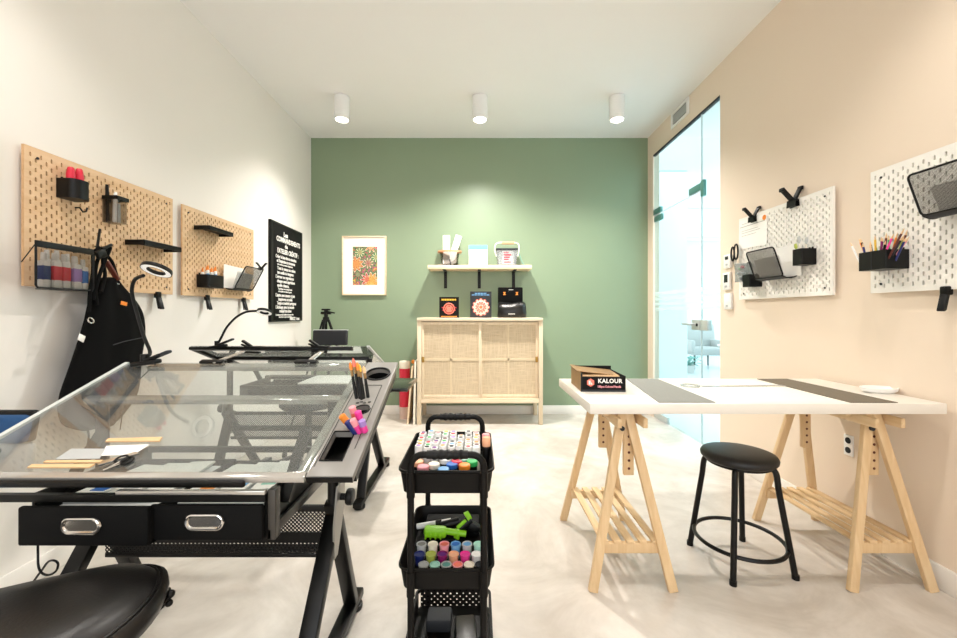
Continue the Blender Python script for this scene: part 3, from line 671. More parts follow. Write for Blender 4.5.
# chair at the far table
cc = Vector((-1.30, 3.12, 0))
t = thing('drafting_chair', 'dark slate drafting chair behind the far table, before the tripod', 'chair', cc)
bk = part('backrest', MB().box((-1.225, 3.32, .945), (.285, .04, .125), rot=(R(-6),0,0), bev=.012, seg=3), M['slate'], t)
part('lit_edge', MB().box((-1.225, 3.332, 1.008), (.287, .03, .008), bev=.003), M['greyp'], bk)  # pale strip painting the light on the backrest's top edge
part('back_post', MB().tube(smooth_path([(-1.24, 3.34, .92), (-1.25, 3.36, .7), (-1.27, 3.30, .5), (-1.3, 3.15, .46)]), .013), M['satin'], t)
part('seat', MB().lathe([(.0,.43),(.19,.435),(.205,.45),(.205,.475),(.19,.492),(.1,.50),(0,.50)], (cc.x, cc.y-.05, 0), 32), M['slate'], t)
part('column', MB().cyl((cc.x, cc.y-.05, .1), (cc.x, cc.y-.05, .44), .024), M['satin'], t)
for k in range(5):
    a = 2*PI*k/5+.2; p = Vector((cc.x+.26*math.cos(a), cc.y-.05+.26*math.sin(a), .06))
    l = part('base_leg', MB().bar((cc.x, cc.y-.05, .1), p, .035, .022, bev=.005), M['satin'], t)
    part('caster', MB().cyl(p+Vector((-.011,0,-.038)), p+Vector((.011,0,-.038)), .022).cyl(p, p+Vector((0,0,-.03)), .007), M['black'], l)
# tripod in the corner
tc = Vector(((326-VX)*4.1/FPX, 4.1, 0))
t = thing('camera_tripod', 'black camera tripod standing before the green wall corner', 'tripod', tc)
part('head', MB().box(tc+Vector((0,0,1.185)), (.075,.06,.018), bev=.005).cyl(tc+Vector((0,0,1.10)), tc+Vector((0,0,1.18)), .02).bar(tc+Vector((.02,0,1.165)), tc+Vector((.10,-.03,1.15)), .014, .014, bev=.004).cyl(tc+Vector((-.05,0,1.15)), tc+Vector((.05,0,1.15)), .015), M['black'], t)
part('centre_column', MB().cyl(tc+Vector((0,0,.62)), tc+Vector((0,0,1.12)), .014), M['black'], t)
part('collar', MB().cyl(tc+Vector((0,0,1.06)), tc+Vector((0,0,1.11)), .036, .03), M['black'], t)
for a in (R(-15), R(195), R(265)):
    d = Vector((math.cos(a), math.sin(a), 0)); rad = .30 if abs(a-R(195)) < .1 else .42
    l = part('leg', MB().bar(tc+d*.03+Vector((0,0,1.08)), tc+d*(.03+rad*.5)+Vector((0,0,.54)), .024, .018, bev=.003).cyl(tc+d*(.03+rad*.48)+Vector((0,0,.56)), tc+d*(rad+.03)+Vector((0,0,.012)), .008), M['black'], t)
    part('leg_tip', MB().cyl(tc+d*(rad+.03)+Vector((0,0,.0)), tc+d*(rad+.026)+Vector((0,0,.03)), .012), M['black'], l)
# ================================================================== PEGBOARDS ON THE SIDE WALLS
def peg_mesh(W, Hh, th, nc, nr, sw, sh, mg=.012):
    # index 1: slot walls, painted dark for the shade inside the holes
    bm = bmesh.new(); du = (W-2*mg)/nc; dz = (Hh-2*mg)/nr
    def q(a, b, c, d, w): return [(a, b, w), (c, b, w), (c, d, w), (a, d, w)]
    def face(ps, mi=0): bm.faces.new([bm.verts.new(p) for p in ps]).material_index = mi
    for w in (0.0, -th):
        face(q(0, 0, W, mg, w)); face(q(0, Hh-mg, W, Hh, w)); face(q(0, mg, mg, Hh-mg, w)); face(q(W-mg, mg, W, Hh-mg, w))
    r = sw/2
    for i in range(nc):
        x0 = mg+i*du; xc = x0+du/2; x1 = x0+du
        off = 0 if i % 2 == 0 else dz/2
        zb = mg
        if off:
            for w in (0.0, -th): face(q(x0, mg, x1, mg+off, w))
            zb = mg+off
        n = nr if not off else nr-1
        for j in range(n):
            z0 = zb+j*dz; z1 = z0+dz; zc = (z0+z1)/2
            sl = [(xc-r, zc-sh/2+r*.7), (xc-r*.5, zc-sh/2), (xc+r*.5, zc-sh/2), (xc+r, zc-sh/2+r*.7), (xc+r, zc+sh/2-r*.7), (xc+r*.5, zc+sh/2), (xc-r*.5, zc+sh/2), (xc-r, zc+sh/2-r*.7)]
            for w in (0.0, -th):
                o = [(x0, z0), (x1, z0), (x1, z1), (x0, z1)]
                V = lambda p: (p[0], p[1], w)
                face([V(o[0]), V(o[1]), V(sl[2]), V(sl[1])]); face([V(o[1]), V(sl[3]), V(sl[2])])
                face([V(o[1]), V(o[2]), V(sl[4]), V(sl[3])]); face([V(o[2]), V(sl[5]), V(sl[4])])
                face([V(o[2]), V(o[3]), V(sl[6]), V(sl[5])]); face([V(o[3]), V(sl[7]), V(sl[6])])
                face([V(o[3]), V(o[0]), V(sl[0]), V(sl[7])]); face([V(o[0]), V(sl[1]), V(sl[0])])
            for k in range(8):
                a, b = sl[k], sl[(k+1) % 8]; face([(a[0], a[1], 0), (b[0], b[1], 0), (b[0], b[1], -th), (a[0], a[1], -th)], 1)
        zt = zb+n*dz
        if Hh-mg-zt > 1e-5:
            for w in (0.0, -th): face(q(x0, zt, x1, Hh-mg, w))
    bmesh.ops.remove_doubles(bm, verts=bm.verts[:], dist=1e-5)
    me = bpy.data.meshes.new('pegboard'); bm.to_mesh(me); bm.free(); return me
def pegboard(label, org, u, W, Hh, mat, emat, th=.011):
    X = frame_m(org, u, (0,0,1)); n = X.to_3x3() @ Vector((0,0,1))
    t = thing('pegboard', label, 'pegboard', X @ Vector((W/2, 0, -.02)), 0, 'pegboards on the side walls')
    me = peg_mesh(W, Hh, th, 37, 14, .0078, .0195); me.transform(X); pn = part('panel', me, mat, t, smooth=0); pn.data.materials.append(M['slot_shade'])
    part('panel_edge', MB(X).span((-.0012, -.0012, -th), (.0, Hh+.0012, .0)).span((W, -.0012, -th), (W+.0012, Hh+.0012, 0)).span((0, -.0012, -th), (W, 0, 0)).span((0, Hh, -th), (W, Hh+.0012, 0)), emat, t)
    for a in (.05, W-.05):
        for b in (.04, Hh-.04):
            s = part('spacer', MB().cyl(X @ Vector((a, b, -.0255)), X @ Vector((a, b, -th+.0002)), .012), M['white'], t)
            part('screw', MB().cyl(X @ Vector((a, b, -.004)), X @ Vector((a, b, .0025)), .0055), M['slate'], s)
    return X
PBX = 1.872
L1 = pegboard('wooden pegboard with the black apron and paint bottle bin hanging from it', (-PBX, 1.650, 1.264), (0,1,0), .802, .583, M['birch'], M['birch_edge'])
pegboard('wooden pegboard by the blue chair, mirrored in the glass table top', (-PBX, .76, 1.264), (0,1,0), .80, .583, M['birch'], M['birch_edge'])
L2 = pegboard('wooden pegboard beside the black writing board', (-PBX, 2.535, 1.264), (0,1,0), .800, .575, M['birch'], M['birch_edge'])
R1 = pegboard('white pegboard with a paper sheet clipped to its top edge', (1.905, 2.918, 1.248), (0,-1,0), .772, .583, M['peg_white'], M['peg_white'], .011)
R2 = pegboard('white pegboard with the black box full of pencils', (1.905, 1.94, 1.247), (0,-1,0), .79, .583, M['peg_white'], M['peg_white'], .011)

# ---- accessories hanging on them
def sgn(X): return 1 if X.to_3x3().col[2].x > 0 else -1
def hung_bin(name, label, y0, y1, z0, z1, side, out, mat, cat='bin', group='black bins on the pegboards', rnd=.02, wall=.003):
    """open-topped box hanging on a pegboard; side -1: the wall with the wooden boards, +1: the beige wall"""
    bx = PBX if side < 0 else 1.905
    xi, xo = bx-.001, bx-out
    def P(x, y, z): return (side*x, y, z)
    t = thing(name, label, cat, P((xi+xo)/2, (y0+y1)/2, z0), 0, group)
    out_, inn = [], []
    n = 6
    def outline(d):
        pts = [(xi-d, y0+d)]
        for k in range(n+1):
            a = PI/2*k/n; pts.append((xo+rnd-(rnd-d)*math.sin(a), y0+rnd-(rnd-d)*math.cos(a)))
        for k in range(n+1):
            a = PI/2*k/n; pts.append((xo+rnd-(rnd-d)*math.cos(a), y1-rnd+(rnd-d)*math.sin(a)))
        pts.append((xi-d, y1-d)); return pts
    o, i = outline(0), outline(wall)
    rows = [[P(x, y, z0) for x, y in o], [P(x, y, z1) for x, y in o], [P(x, y, z1) for x, y in i], [P(x, y, z0+wall) for x, y in i]]
    part('body', MB().loft(rows), mat, t)
    part('hook', MB().span(P(bx, y0+.02, z1-.02), P(bx-.006, y0+.026, z1+.012)).span(P(bx, y1-.026, z1-.02), P(bx-.006, y1-.02, z1+.012)), M['black'], t)
    return t
def peg_hook(label, p, side, n=(1,0,0)):
    p = Vector(p); d = Vector((-side, 0, 0))
    return solo('peg_hook', MB().tube([p+d*0, p+d*.02, p+d*.035+Vector((0,0,-.02)), p+d*.05+Vector((0,0,-.018)), p+d*.055+Vector((0,0,0))], .0035, seg=8), M['black'], label, 'hook', 'black hooks on the wooden pegboards')
def clip(label, p, side, up=True, s=1.0, ang=0.0):
    """bulldog clip biting a board edge at p; jaw along y, handles flaring away"""
    p = Vector(p); k = 1 if up else -1; d = Vector((-side, 0, 0)); Z = Vector((0,0,k))
    t = thing('spring_clip', label, 'clip', p, 0, 'black spring clips on the pegboards')
    X = frame_m(p, (0,1,0), Z); w = .032*s
    part('jaw', MB(X).prism([(-w, -.022*s), (w, -.022*s), (w*.9, .012*s), (-w*.9, .012*s)], .005, Matrix.Translation((0,0,.004))).prism([(-w, -.022*s), (w, -.022*s), (w*.9, .012*s), (-w*.9, .012*s)], .005, Matrix.Translation((0,0,-.016))).span((-w*.9, .008*s, -.016), (w*.9, .016*s, .009)), M['black'], t)
    for q in (-1, 1):
        fl = (.050*s if q > 0 else -.026)*-side
        h = part('grip', MB(X).bar((.004*q, .008*s, .002*q), (.020*q, .080*s, fl), .030*s, .011, bev=.004), M['black'], t)
        part('grip_pad', MB(X).box((.020*q, .076*s, fl), (.032*s, .022*s, .016), bev=.006), M['black'], h)
    return t
def tab_clip(label, p, side):
    """clip seen hanging under a board's lower edge"""
    p = Vector(p); sx = -side
    t = thing('spring_clip', label, 'clip', p+Vector((0,0,-.07)), 0, 'black spring clips on the pegboards')
    part('jaw', MB().box(p+Vector((sx*.002,0,-.006)), (.026,.030,.036), bev=.005), M['black'], t)
    part('grip', MB().bar(p+Vector((sx*.010,0,-.02)), p+Vector((sx*.034,-.008,-.09)), .026, .010, bev=.004), M['black'], t)
    part('grip', MB().bar(p+Vector((-sx*.004,0,-.02)), p+Vector((sx*.004,.006,-.088)), .024, .009, bev=.004), M['black'], t)
    return t
def bottle(label, p, r, h, cap, cols, group, capc, body='bottle', square=True):
    p = Vector(p); t = thing('paint_bottle', label, 'bottle', p, 0, group)
    b = MB()
    if square: b.box(p+Vector((0,0,h*.38)), (r*1.9, r*1.9, h*.76), bev=r*.35).cyl(p+Vector((0,0,h*.75)), p+Vector((0,0,h*.82)), r*.62, r*.5)
    else: b.lathe([(0,0),(r,.0),(r,h*.7),(r*.6,h*.8),(r*.55,h*.84)], p, 16)
    part('body', b, M[body], t)
    part('label', MB().box(p+Vector((0,0,h*.42)), (r*1.96, r*1.96, h*.44), bev=r*.3), M[cols], t)
    part('cap', MB().cyl(p+Vector((0,0,h*.80)), p+Vector((0,0,h)), r*.62, r*.5, bev=.002), M[capc], t)
    return t

# first wooden board
hung_bin('pegboard_bin', 'rounded black bin holding two red-capped bottles, high on the wooden pegboard', 1.774, 1.858, 1.664, 1.75, -1, .085, M['black'], rnd=.035)
for k, (y, lb) in enumerate(((1.800, 'red-capped bottle in the rounded black bin, shorter of the two'), (1.838, 'red-capped bottle in the rounded black bin, taller of the two'))):
    p = (-1.832, y, 1.668); t = thing('glue_bottle', lb, 'bottle', p, 0, 'red-capped bottles in the rounded bin')
    part('body', MB().lathe([(0,0),(.0165,0),(.0165,.075),(.015,.088),(.012,.09)], p, 20), M['cream'], t)
    part('cap', MB().lathe([(.0165,.086),(.0165,.105),(.014,.120+.006*k),(.012,.134+.006*k),(.009,.138+.006*k),(0,.138+.006*k)], p, 20), M['red'], t, label='red cap')
hung_bin('pen_holder', 'smoky see-through pen holder on the wooden pegboard', 1.991, 2.056, 1.603, 1.732, -1, .075, M['smoke'], 'pen holder', rnd=.012)
part('rim', MB().span((-PBX+.001, 1.989, 1.718), (-PBX+.077, 1.994, 1.736)).span((-PBX+.072, 1.989, 1.718), (-PBX+.077, 2.058, 1.736)).span((-PBX+.001, 2.053, 1.718), (-PBX+.077, 2.058, 1.736)), M['black'], bpy.data.objects['pen_holder'])
for k, (y, x, c, h, dy, lb) in enumerate(((2.004, -1.855, 'black', .185, -.004, 'tall black pen standing in the smoky pen holder'), (2.006, -1.825, 'white', .145, .006, 'white pen standing in the smoky pen holder, beside the black one'), (2.022, -1.835, 'paper', .155, .004, 'tall white pen in the middle of the smoky pen holder'), (2.038, -1.83, 'greyp', .10, .0, 'short grey pen in the smoky pen holder'))):
    p = Vector((x, y, 1.607)); q = p+Vector((0, dy, h)); t = thing('pen', lb, 'pen', p, 0, 'pens in the smoky holder')
    part('barrel', MB().cyl(p, p+(q-p)*.7, .0075), M[c], t); part('cap', MB().cyl(p+(q-p)*.69, q, .0083, .006, bev=.001), M[c], t)
peg_hook('small black hook below the rounded black bin', (-PBX, 1.86, 1.640), -1)
# mesh bin with paint bottles
bn = thing('pegboard_bin', 'wide smoky black-rimmed bin of paint bottles low on the wooden pegboard', 'bin', (-1.83, 1.74, 1.25), 0, 'black bins on the pegboards')
part('front_panel', MB().span((-PBX+.0865, 1.614, 1.254), (-PBX+.0885, 1.852, 1.425)), M['smoke'], bn)
part('floor', MB().prism([(-PBX, 1.69), (-PBX+.09, 1.618), (-PBX+.09, 1.854), (-PBX, 1.854)], .004, Matrix.Translation((0,0,1.250))), M['black'], bn)
part('rim', MB().span((-PBX+.0855, 1.610, 1.418), (-PBX+.091, 1.856, 1.445), bev=.002), M['black'], bn, label='black rim')
part('side_wire', MB().tube([(-PBX, 1.64, 1.36), (-PBX+.088, 1.613, 1.43)], .002).tube([(-PBX, 1.850, 1.43), (-PBX+.088, 1.853, 1.43)], .002), M['black'], bn)
part('frame_edge', MB().tube([(-PBX+.089,1.613,1.42),(-PBX+.089,1.613,1.262),(-PBX+.089,1.62,1.254),(-PBX+.089,1.846,1.254),(-PBX+.089,1.853,1.262),(-PBX+.089,1.853,1.42)], .004), M['black'], bn)
G = 'paint bottles in the smoky bin'
for y, x, r, h, c, lb in ((1.668, -1.812, .017, .148, 'navy', 'paint bottle with a dark navy label, at the outer end of the smoky bin'), (1.712, -1.846, .016, .165, 'greyp', 'clear bottle with a grey label, at the back of the smoky bin'), (1.706, -1.806, .0175, .150, 'red', 'paint bottle with a red label, nearer the navy one'),
    (1.744, -1.806, .0175, .150, 'red', 'paint bottle with a red label, nearer the lavender one'), (1.752, -1.846, .016, .168, 'rose', 'rose-labelled bottle standing behind the red paint bottles'), (1.790, -1.806, .0195, .148, 'lilac', 'paint bottle with a lavender label in the smoky bin'), (1.800, -1.848, .015, .16, 'greyp', 'grey-labelled bottle standing behind the lavender one'), (1.830, -1.808, .015, .138, 'blue', 'paint bottle with a bright blue label in the smoky bin')):
    bottle(lb, (x, y, 1.256), r, h, None, c, G, 'bottle')
# ledges
def ledge(label, y0, y1, z, out=.105):
    t = thing('peg_ledge', label, 'shelf', (-PBX+out/2, (y0+y1)/2, z-.02), 0, 'black ledges on the wooden pegboards')
    part('board', MB().span((-PBX, y0, z-.012), (-PBX+out, y1, z-.006), bev=.001), M['black'], t)
    part('lip', MB().span((-PBX+out-.004, y0, z-.028), (-PBX+out, y1, z), bev=.001).span((-PBX, y0, z-.028), (-PBX+out, y0+.004, z), bev=.001).span((-PBX, y1-.004, z-.028), (-PBX+out, y1, z), bev=.001), M['black'], t)
ledge('slim black ledge on the wooden pegboard above the ring lamp', 2.12, 2.385, 1.540)
ledge('slim black ledge high on the wooden pegboard beside the writing board', 2.634, 2.89, 1.728)
tab_clip('black clip under the wooden pegboard behind the ring lamp', (-PBX, 2.335, 1.262), -1)
tab_clip('black clip under the wooden pegboard, below the blue glue tubes', (-PBX, 2.76, 1.262), -1)
tab_clip('black clip under the wooden pegboard, below the mesh paper tray', (-PBX, 3.19, 1.262), -1)
# second wooden board: tube bin and paper tray
hung_bin('pegboard_bin', 'black bin of blue tubes with orange tips on the wooden pegboard', 2.660, 2.825, 1.322, 1.408, -1, .082, M['black'], rnd=.012)
for k in range(7):
    p = (-1.842+.022*(k % 2), 2.676+k*.0195, 1.326); t = thing('glue_tube', 'blue and white tube with an orange tip in the black bin', 'tube', p, 0, 'blue tubes in the black bin')
    h = .112+.006*((k*3) % 4)
    part('body', MB().lathe([(0,0),(.0095,0),(.0095,h*.72)], p, 14), M['sky'], t); part('shoulder', MB().lathe([(.0097,h*.7),(.0097,h*.84),(.006,h*.88),(0,h*.88)], p, 14), M['white'], t); part('tip', MB().lathe([(.006,h*.87),(.005,h*1.05),(.0015,h*1.15),(0,h*1.15)], p, 12), M['orange'], t, label='orange tip')
def paper_tray(label, ya, yb, z0, z1, side, dxb, dxt, sheet_label, papers):
    """mesh letter tray: front panel leaning outwards, rim of round wire"""
    bx = PBX if side < 0 else 1.905
    lo, hi = min(ya, yb), max(ya, yb)
    P = lambda x, y, z: Vector((side*x, y, z))
    t = thing('mesh_tray', label, 'tray', P(bx-dxb/2, (ya+yb)/2, z0), 0, 'mesh paper trays on the pegboards')
    xb, xt = bx-dxb, bx-dxt
    rim = []
    cs = [P(xb, lo, z0), P(xb, hi, z0), P(xt, hi, z1), P(xt, lo, z1)]; rr = .02
    for i in range(4):
        a, c, b = cs[i-1], cs[i], cs[(i+1) % 4]
        d0, d1 = (a-c).normalized()*rr, (b-c).normalized()*rr
        for k in range(5):
            s = k/4; rim.append((c+d0)*(1-s)**2+2*c*s*(1-s)+(c+d1)*s*s)
    part('rim', MB().tube(rim, .0042, closed=True), M['black'], t)
    pn = MB(); bmv = [p for p in rim]; off = P(.0008, 0, 0)
    pn.loft([[p for p in bmv], [p+off for p in bmv]]); part('front_panel', pn, M['wire_yz'], t, label='woven wire front panel')
    bot = []
    for k in range(9):
        s = k/8; x = bx-.004+(xb-bx+.004)*s; z = z0-.02*math.sin(PI*s)*.6
        bot.append((x, z))
    bm_ = MB(); bm_.loft([[P(x, lo+.004, z), P(x, hi-.004, z), P(x, hi-.004, z-.001), P(x, lo+.004, z-.001)] for x, z in bot]); part('bottom', bm_, M['slate'], t)
    part('side_wire', MB().tube([P(x, lo+.003, z) for x, z in bot]+[], .003).tube([P(x, hi-.003, z) for x, z in bot], .003).tube([P(bx-.004, lo+.003, z0), P(bx-.004, lo+.003, z0+.10)], .003).tube([P(bx-.004, hi-.003, z0), P(bx-.004, hi-.003, z0+.10)], .003), M['black'], t)
    for i, (x0, x1, y0, y1, zt, lb) in enumerate(papers):
        a, b = P(bx-x0, y0, z0+.0), P(bx-x1, y0, zt)
        m = MB().loft([[P(bx-x0, y0, z0), P(bx-x0, y1, z0), P(bx-x0-.004, y1, z0), P(bx-x0-.004, y0, z0)], [P(bx-x1, y0, zt), P(bx-x1, y1, zt-.008), P(bx-x1-.003, y1, zt-.008), P(bx-x1-.003, y0, zt)]])
        solo('paper_sheet', m, M['paper'], lb, 'paper', 'papers in the mesh trays')
    return t
paper_tray('black wire mesh tray of papers on the wooden pegboard', 2.96, 3.20, 1.335, 1.497, -1, .07, .155, None,
  [(.02, .03, 2.90, 3.16, 1.505, 'white papers rising out of the mesh tray beside the writing board'), (.045, .085, 2.975, 3.185, 1.46, 'white sheet pressed against the mesh front of the tray beside the writing board')])
clip('small black clip biting the mesh tray rim beside the writing board', (-PBX+.155, 3.17, 1.502), -1, True, .55)
# hook for the apron, tangled straps, apron itself
peg_hook('black hook carrying the apron straps', (-PBX, 1.955, 1.475), -1)
ap = thing('apron', 'black work apron hanging folded from a hook on the wooden pegboard', 'apron', (-1.82, 1.97, .60))
rows_ = [(277,110,118),(283,101.5,123),(291,97,129.5),(300,93.5,136),(309,90,141),(318,87.6,144),(337,80,146),(352,74.5,144),(368,69,142.5),(387,61,141),(401,59,138.5),(412,61,134),(419,66,129),(425,84,122),(428,92,116)]
NL = 44; lo_ = []
for i, (py, a, b) in enumerate(rows_):
    s = i/(len(rows_)-1)
    ya = on_x(a, py, -1.80).y; yb = on_x(b, py, -1.80).y; z = on_x((a+b)/2, py, -1.80).z
    row = []
    for k in range(NL):
        th = 2*PI*k/NL; c, sn = math.cos(th), math.sin(th)
        y = (ya+yb)/2+(yb-ya)/2*c
        q = (c+1)/2
        dep = .034+.018*math.sin(PI*s)
        fold = .007*math.sin(q*9+s*3.5)+.005*math.sin(q*19-s*6)+.004*math.sin(q*5+s*11)+.003*math.sin(s*23+q*4)
        x = -1.865+.01+dep*(1+sn) + (fold*(.4+s) if sn > -.3 else 0)
        if sn < 0: x = -1.863+(.01+dep+fold*.4)*(1+sn)
        row.append(Vector((x, y+.004*math.sin(s*17+q*3), z+.004*math.sin(q*7))))
    lo_.append(row)
body = part('body', MB().loft(lo_), M['cloth'], ap, smooth=80)
sm_ = body.modifiers.new('s', 'SUBSURF'); sm_.levels = sm_.render_levels = 1
part('bib_ring', MB().ring(on_x(118, 282, -1.79), .011, .003, Matrix.Rotation(R(75), 4, 'Y')).ring(on_x(91, 320.5, -1.775), .013, .003, Matrix.Rotation(R(70), 4, 'Y')), M['chrome'], ap, label='metal rings')
part('leather_strap', MB().bar(on_x(118, 280.5, -1.785), on_x(106, 261, -1.80), .010, .026, bev=.002, up=(1,0,0)), M['brown'], ap, label='brown leather strap end')
part('maker_tab', MB().box(on_x(124, 303.5, -1.758), (.004, .034, .018), rot=(R(-12),0,0), bev=.001), M['orange'], ap, label='orange tab')
part('size_tag', MB().box(on_x(81.5, 338, -1.775), (.003, .036, .030), rot=(R(-25),0,R(10)), bev=.001), M['paper'], ap, label='white tag')
part('pocket_seam', MB().tube([on_x(113, 345, -1.742), on_x(124, 341.5, -1.738), on_x(136, 339, -1.744), on_x(143, 337.5, -1.76)], .0022, seg=6), M['slate'], ap)
hk = Vector((-1.82, 1.955, 1.47))
st_ = MB()
for P_ in ([hk, on_x(97, 262, -1.80), on_x(95, 285, -1.79), on_x(97, 305, -1.775)], [hk+Vector((.01,.01,0)), on_x(103, 258, -1.79), on_x(105, 275, -1.79), on_x(101, 292, -1.77)], [hk, on_x(104, 252, -1.80), on_x(112, 262, -1.795), on_x(117, 277, -1.79)], [hk+Vector((0,.02,.0)), on_x(110, 249, -1.80), on_x(104, 263, -1.79), on_x(98, 280, -1.785), on_x(93, 300, -1.78)], [hk+Vector((0,.0,.0)), on_x(94, 252, -1.80), on_x(93, 272, -1.79), on_x(90, 292, -1.785), on_x(89, 312, -1.775)]):
    st_.tube(smooth_path(P_), .0075, seg=8)
part('straps', st_, M['cloth'], ap, label='tangled black straps')
part('buckle', MB().box(on_x(101, 254, -1.785), (.02,.05,.04), rot=(R(25),0,0), bev=.008).box(on_x(107, 247, -1.785), (.012,.06,.014), rot=(R(32),0,0), bev=.004), M['black'], ap)
part('apron_string', MB().tube(smooth_path([(-1.83, 1.86, .64), (-1.82, 1.87, .58), (-1.825, 1.865, .50)]), .004).tube(smooth_path([(-1.82, 1.93, .63), (-1.815, 1.945, .55), (-1.82, 1.95, .51)]), .004), M['cloth'], ap)
for y, h, lb in ((1.942, 1.56, 'thin black stick poking up behind the apron hook'),):
    solo('black_stick', MB().cyl((-1.852, y, 1.445), (-1.84, y+.005, h), .006, .005, bev=.001), M['black'], lb, 'stick')

# ---- white boards on the beige wall
clip('black spring clip holding the paper on the white pegboard', on_x(753, 219, 1.895), 1, True, .95)
clip('large black spring clip alone on the top edge of the white pegboard', on_x(793.5, 203, 1.895), 1, True, 1.1)
t = thing('paper_sheet', 'white printed sheet with an orange dot clipped to the white pegboard', 'paper', (1.902, 2.77, 1.605), 0)
part('sheet', MB().box((1.9015, 2.772, 1.708), (.0015, .285, .205), rot=(R(2),0,0)), M['paper'], t)
part('orange_dot', MB().cyl((1.9012, 2.655, 1.785), (1.8995, 2.655, 1.785), .017), M['orange'], t)
part('printed_line', MB().box((1.9005, 2.775, 1.765), (.0008, .25, .003)).box((1.9005, 2.83, 1.785), (.0008, .10, .002)).box((1.9005, 2.80, 1.735), (.0008, .17, .002)).box((1.9005, 2.79, 1.72), (.0008, .19, .002)).box((1.9005, 2.81, 1.70), (.0008, .15, .002)), M['ink'], t)
paper_tray('black wire mesh tray with white papers on the white pegboard by the door', 2.627, 2.384, 1.372, 1.545, 1, .085, .145, None,
  [(.02, .03, 2.33, 2.60, 1.56, 'tall white papers standing in the mesh tray by the door'), (.06, .10, 2.40, 2.61, 1.50, 'white sheet against the mesh front of the tray by the door')])
paper_tray('large black wire mesh tray high on the white pegboard above the pencils', 1.641, 1.36, 1.548, 1.712, 1, .085, .145, None, [(.05, .095, 1.39, 1.60, 1.66, 'sheet standing inside the large mesh tray above the pencils')])
hung_bin('pegboard_bin', 'black bin with two pale brushes on the white pegboard', 2.250, 2.318, 1.423, 1.515, 1, .085, M['black'], rnd=.006)
for k, (y, dy, h, lb) in enumerate(((2.295, .02, .165, 'pale brush leaning outwards from the black bin by the mesh tray'), (2.270, -.012, .15, 'pale brush standing upright in the black bin by the mesh tray'), (2.305, .035, .13, 'short pale brush in the black bin, closest to the mesh tray'))):
    p = Vector((1.855, y, 1.428)); X = aim_m(p, p+Vector((0, dy, h))); t = thing('paint_brush', lb, 'brush', p, 0, 'pale brushes in the black bin')
    part('handle', MB(X).cyl((0,0,0), (0,0,h*.75), .004), M['cream'], t); part('bristles', MB(X).lathe([(.004,h*.74),(.012,h*.85),(.009,h),(0,h)], seg=12, sx=.5), M['olive' if k == 2 else 'greyp'], t)
hung_bin('pegboard_bin', 'small black bin below the clear container on the white pegboard', 2.680, 2.755, 1.327, 1.41, 1, .085, M['black'], rnd=.006)
hung_bin('clear_container', 'small clear container of craft bits at the edge of the white pegboard', 2.772, 2.842, 1.367, 1.497, 1, .085, M['clear'], 'container', 'clear containers on the white pegboard', rnd=.01)
for k, (y, z, x, c) in enumerate(((2.79, 1.47, 1.842, 'red'), (2.822, 1.462, 1.85, 'green'), (2.822, 1.428, 1.84, 'white'), (2.792, 1.425, 1.852, 'white'), (2.82, 1.395, 1.86, 'slate'), (2.79, 1.387, 1.84, 'slate'))):
    solo('craft_bead', MB().ball((x, y, z-.0), .014, (1,1.2,.8)), M[c], {'red': 'red craft bit', 'green': 'green craft bit'}.get(c, ('white' if c == 'white' else 'dark')+' craft bit, '+('upper' if k in (2,4) else 'lower')+' of two')+' inside the small clear container', 'craft bit', 'craft bits in the clear container')
t = thing('scissors', 'black-handled scissors hanging above the clear container on the white pegboard', 'scissors', on_x(736, 263, 1.885))
c_ = on_x(735, 252, 1.88)
part('handle', MB().tube([c_+Vector((0, .022*math.cos(a)-.012, .055*math.sin(a))) for a in (2*PI*k/20 for k in range(20))], .006, closed=True).tube([c_+Vector((-.008, .018*math.cos(a)+.014, .05*math.sin(a)-.012)) for a in (2*PI*k/20 for k in range(20))], .006, closed=True), M['black'], t)
part('blade', MB().bar(c_+Vector((0,-.008,-.05)), c_+Vector((0,-.02,-.13)), .012, .002).bar(c_+Vector((-.004,.012,-.055)), c_+Vector((-.004,-.012,-.13)), .012, .002), M['chrome'], t)
hung_bin('pencil_box', 'black box full of coloured pencils on the white pegboard', 1.766, 1.893, 1.347, 1.432, 1, .105, M['black'], 'pencil box', rnd=.004)
part('seam', MB().span((1.7985, 1.829, 1.349), (1.800, 1.8315, 1.43)), M['slate'], bpy.data.objects['pencil_box'])
pc = [('white','white',.085),('orange','orange',.03),('green','dark green',-.01),('black','black',.045),('slate','charcoal',-.03),('navy','navy',.02),('yellow','yellow',.01),('brown','brown',-.02),('slate','slate grey',.03),('brown','chestnut',-.035),('tan','natural wood',.02),('magenta','magenta',-.015),('green','dark green',.01),('black','black',-.05),('orange','orange',-.02),('pink','pink',-.075),('rose','rose',-.095),('brown','umber',-.05),('slate','smoke grey',-.07),('olive','moss green',-.04),('brown','reddish brown',-.085),('navy','midnight blue',-.06)]
for k, (c, nm, lean) in enumerate(pc):
    y = 1.884-k*.0047; p = Vector((1.815+.017*((k*7) % 5), y, 1.352)); h = .142+.020*math.sin(k*2.3)
    q = p+Vector((-.012*(k % 2), lean*.75+(.035 if k < 3 else -.030 if k > 13 else 0)*.8, h))
    if q.y > 1.95: q.y = 1.95
    L = (q-p).length; X = aim_m(p, q)
    where = {2: ', nearer the door', 12: ', further from the door', 3: ', nearer the door', 13: ', further from the door', 1: ', nearer the door', 14: ', further from the door'}.get(k, '')
    t = thing('colour_pencil', nm+' pencil standing in the black pencil box'+where, 'pencil', p, 0, 'coloured pencils in the black box')
    part('shaft', MB(X).cyl((0,0,0), (0,0,L*.86), .0042, seg=6), M[c], t); part('point', MB(X).cyl((0,0,L*.86), (0,0,L*.975), .0042, .0014, seg=6).cyl((0,0,L*.97), (0,0,L), .0014, .0003, seg=6), M['tan'], t)
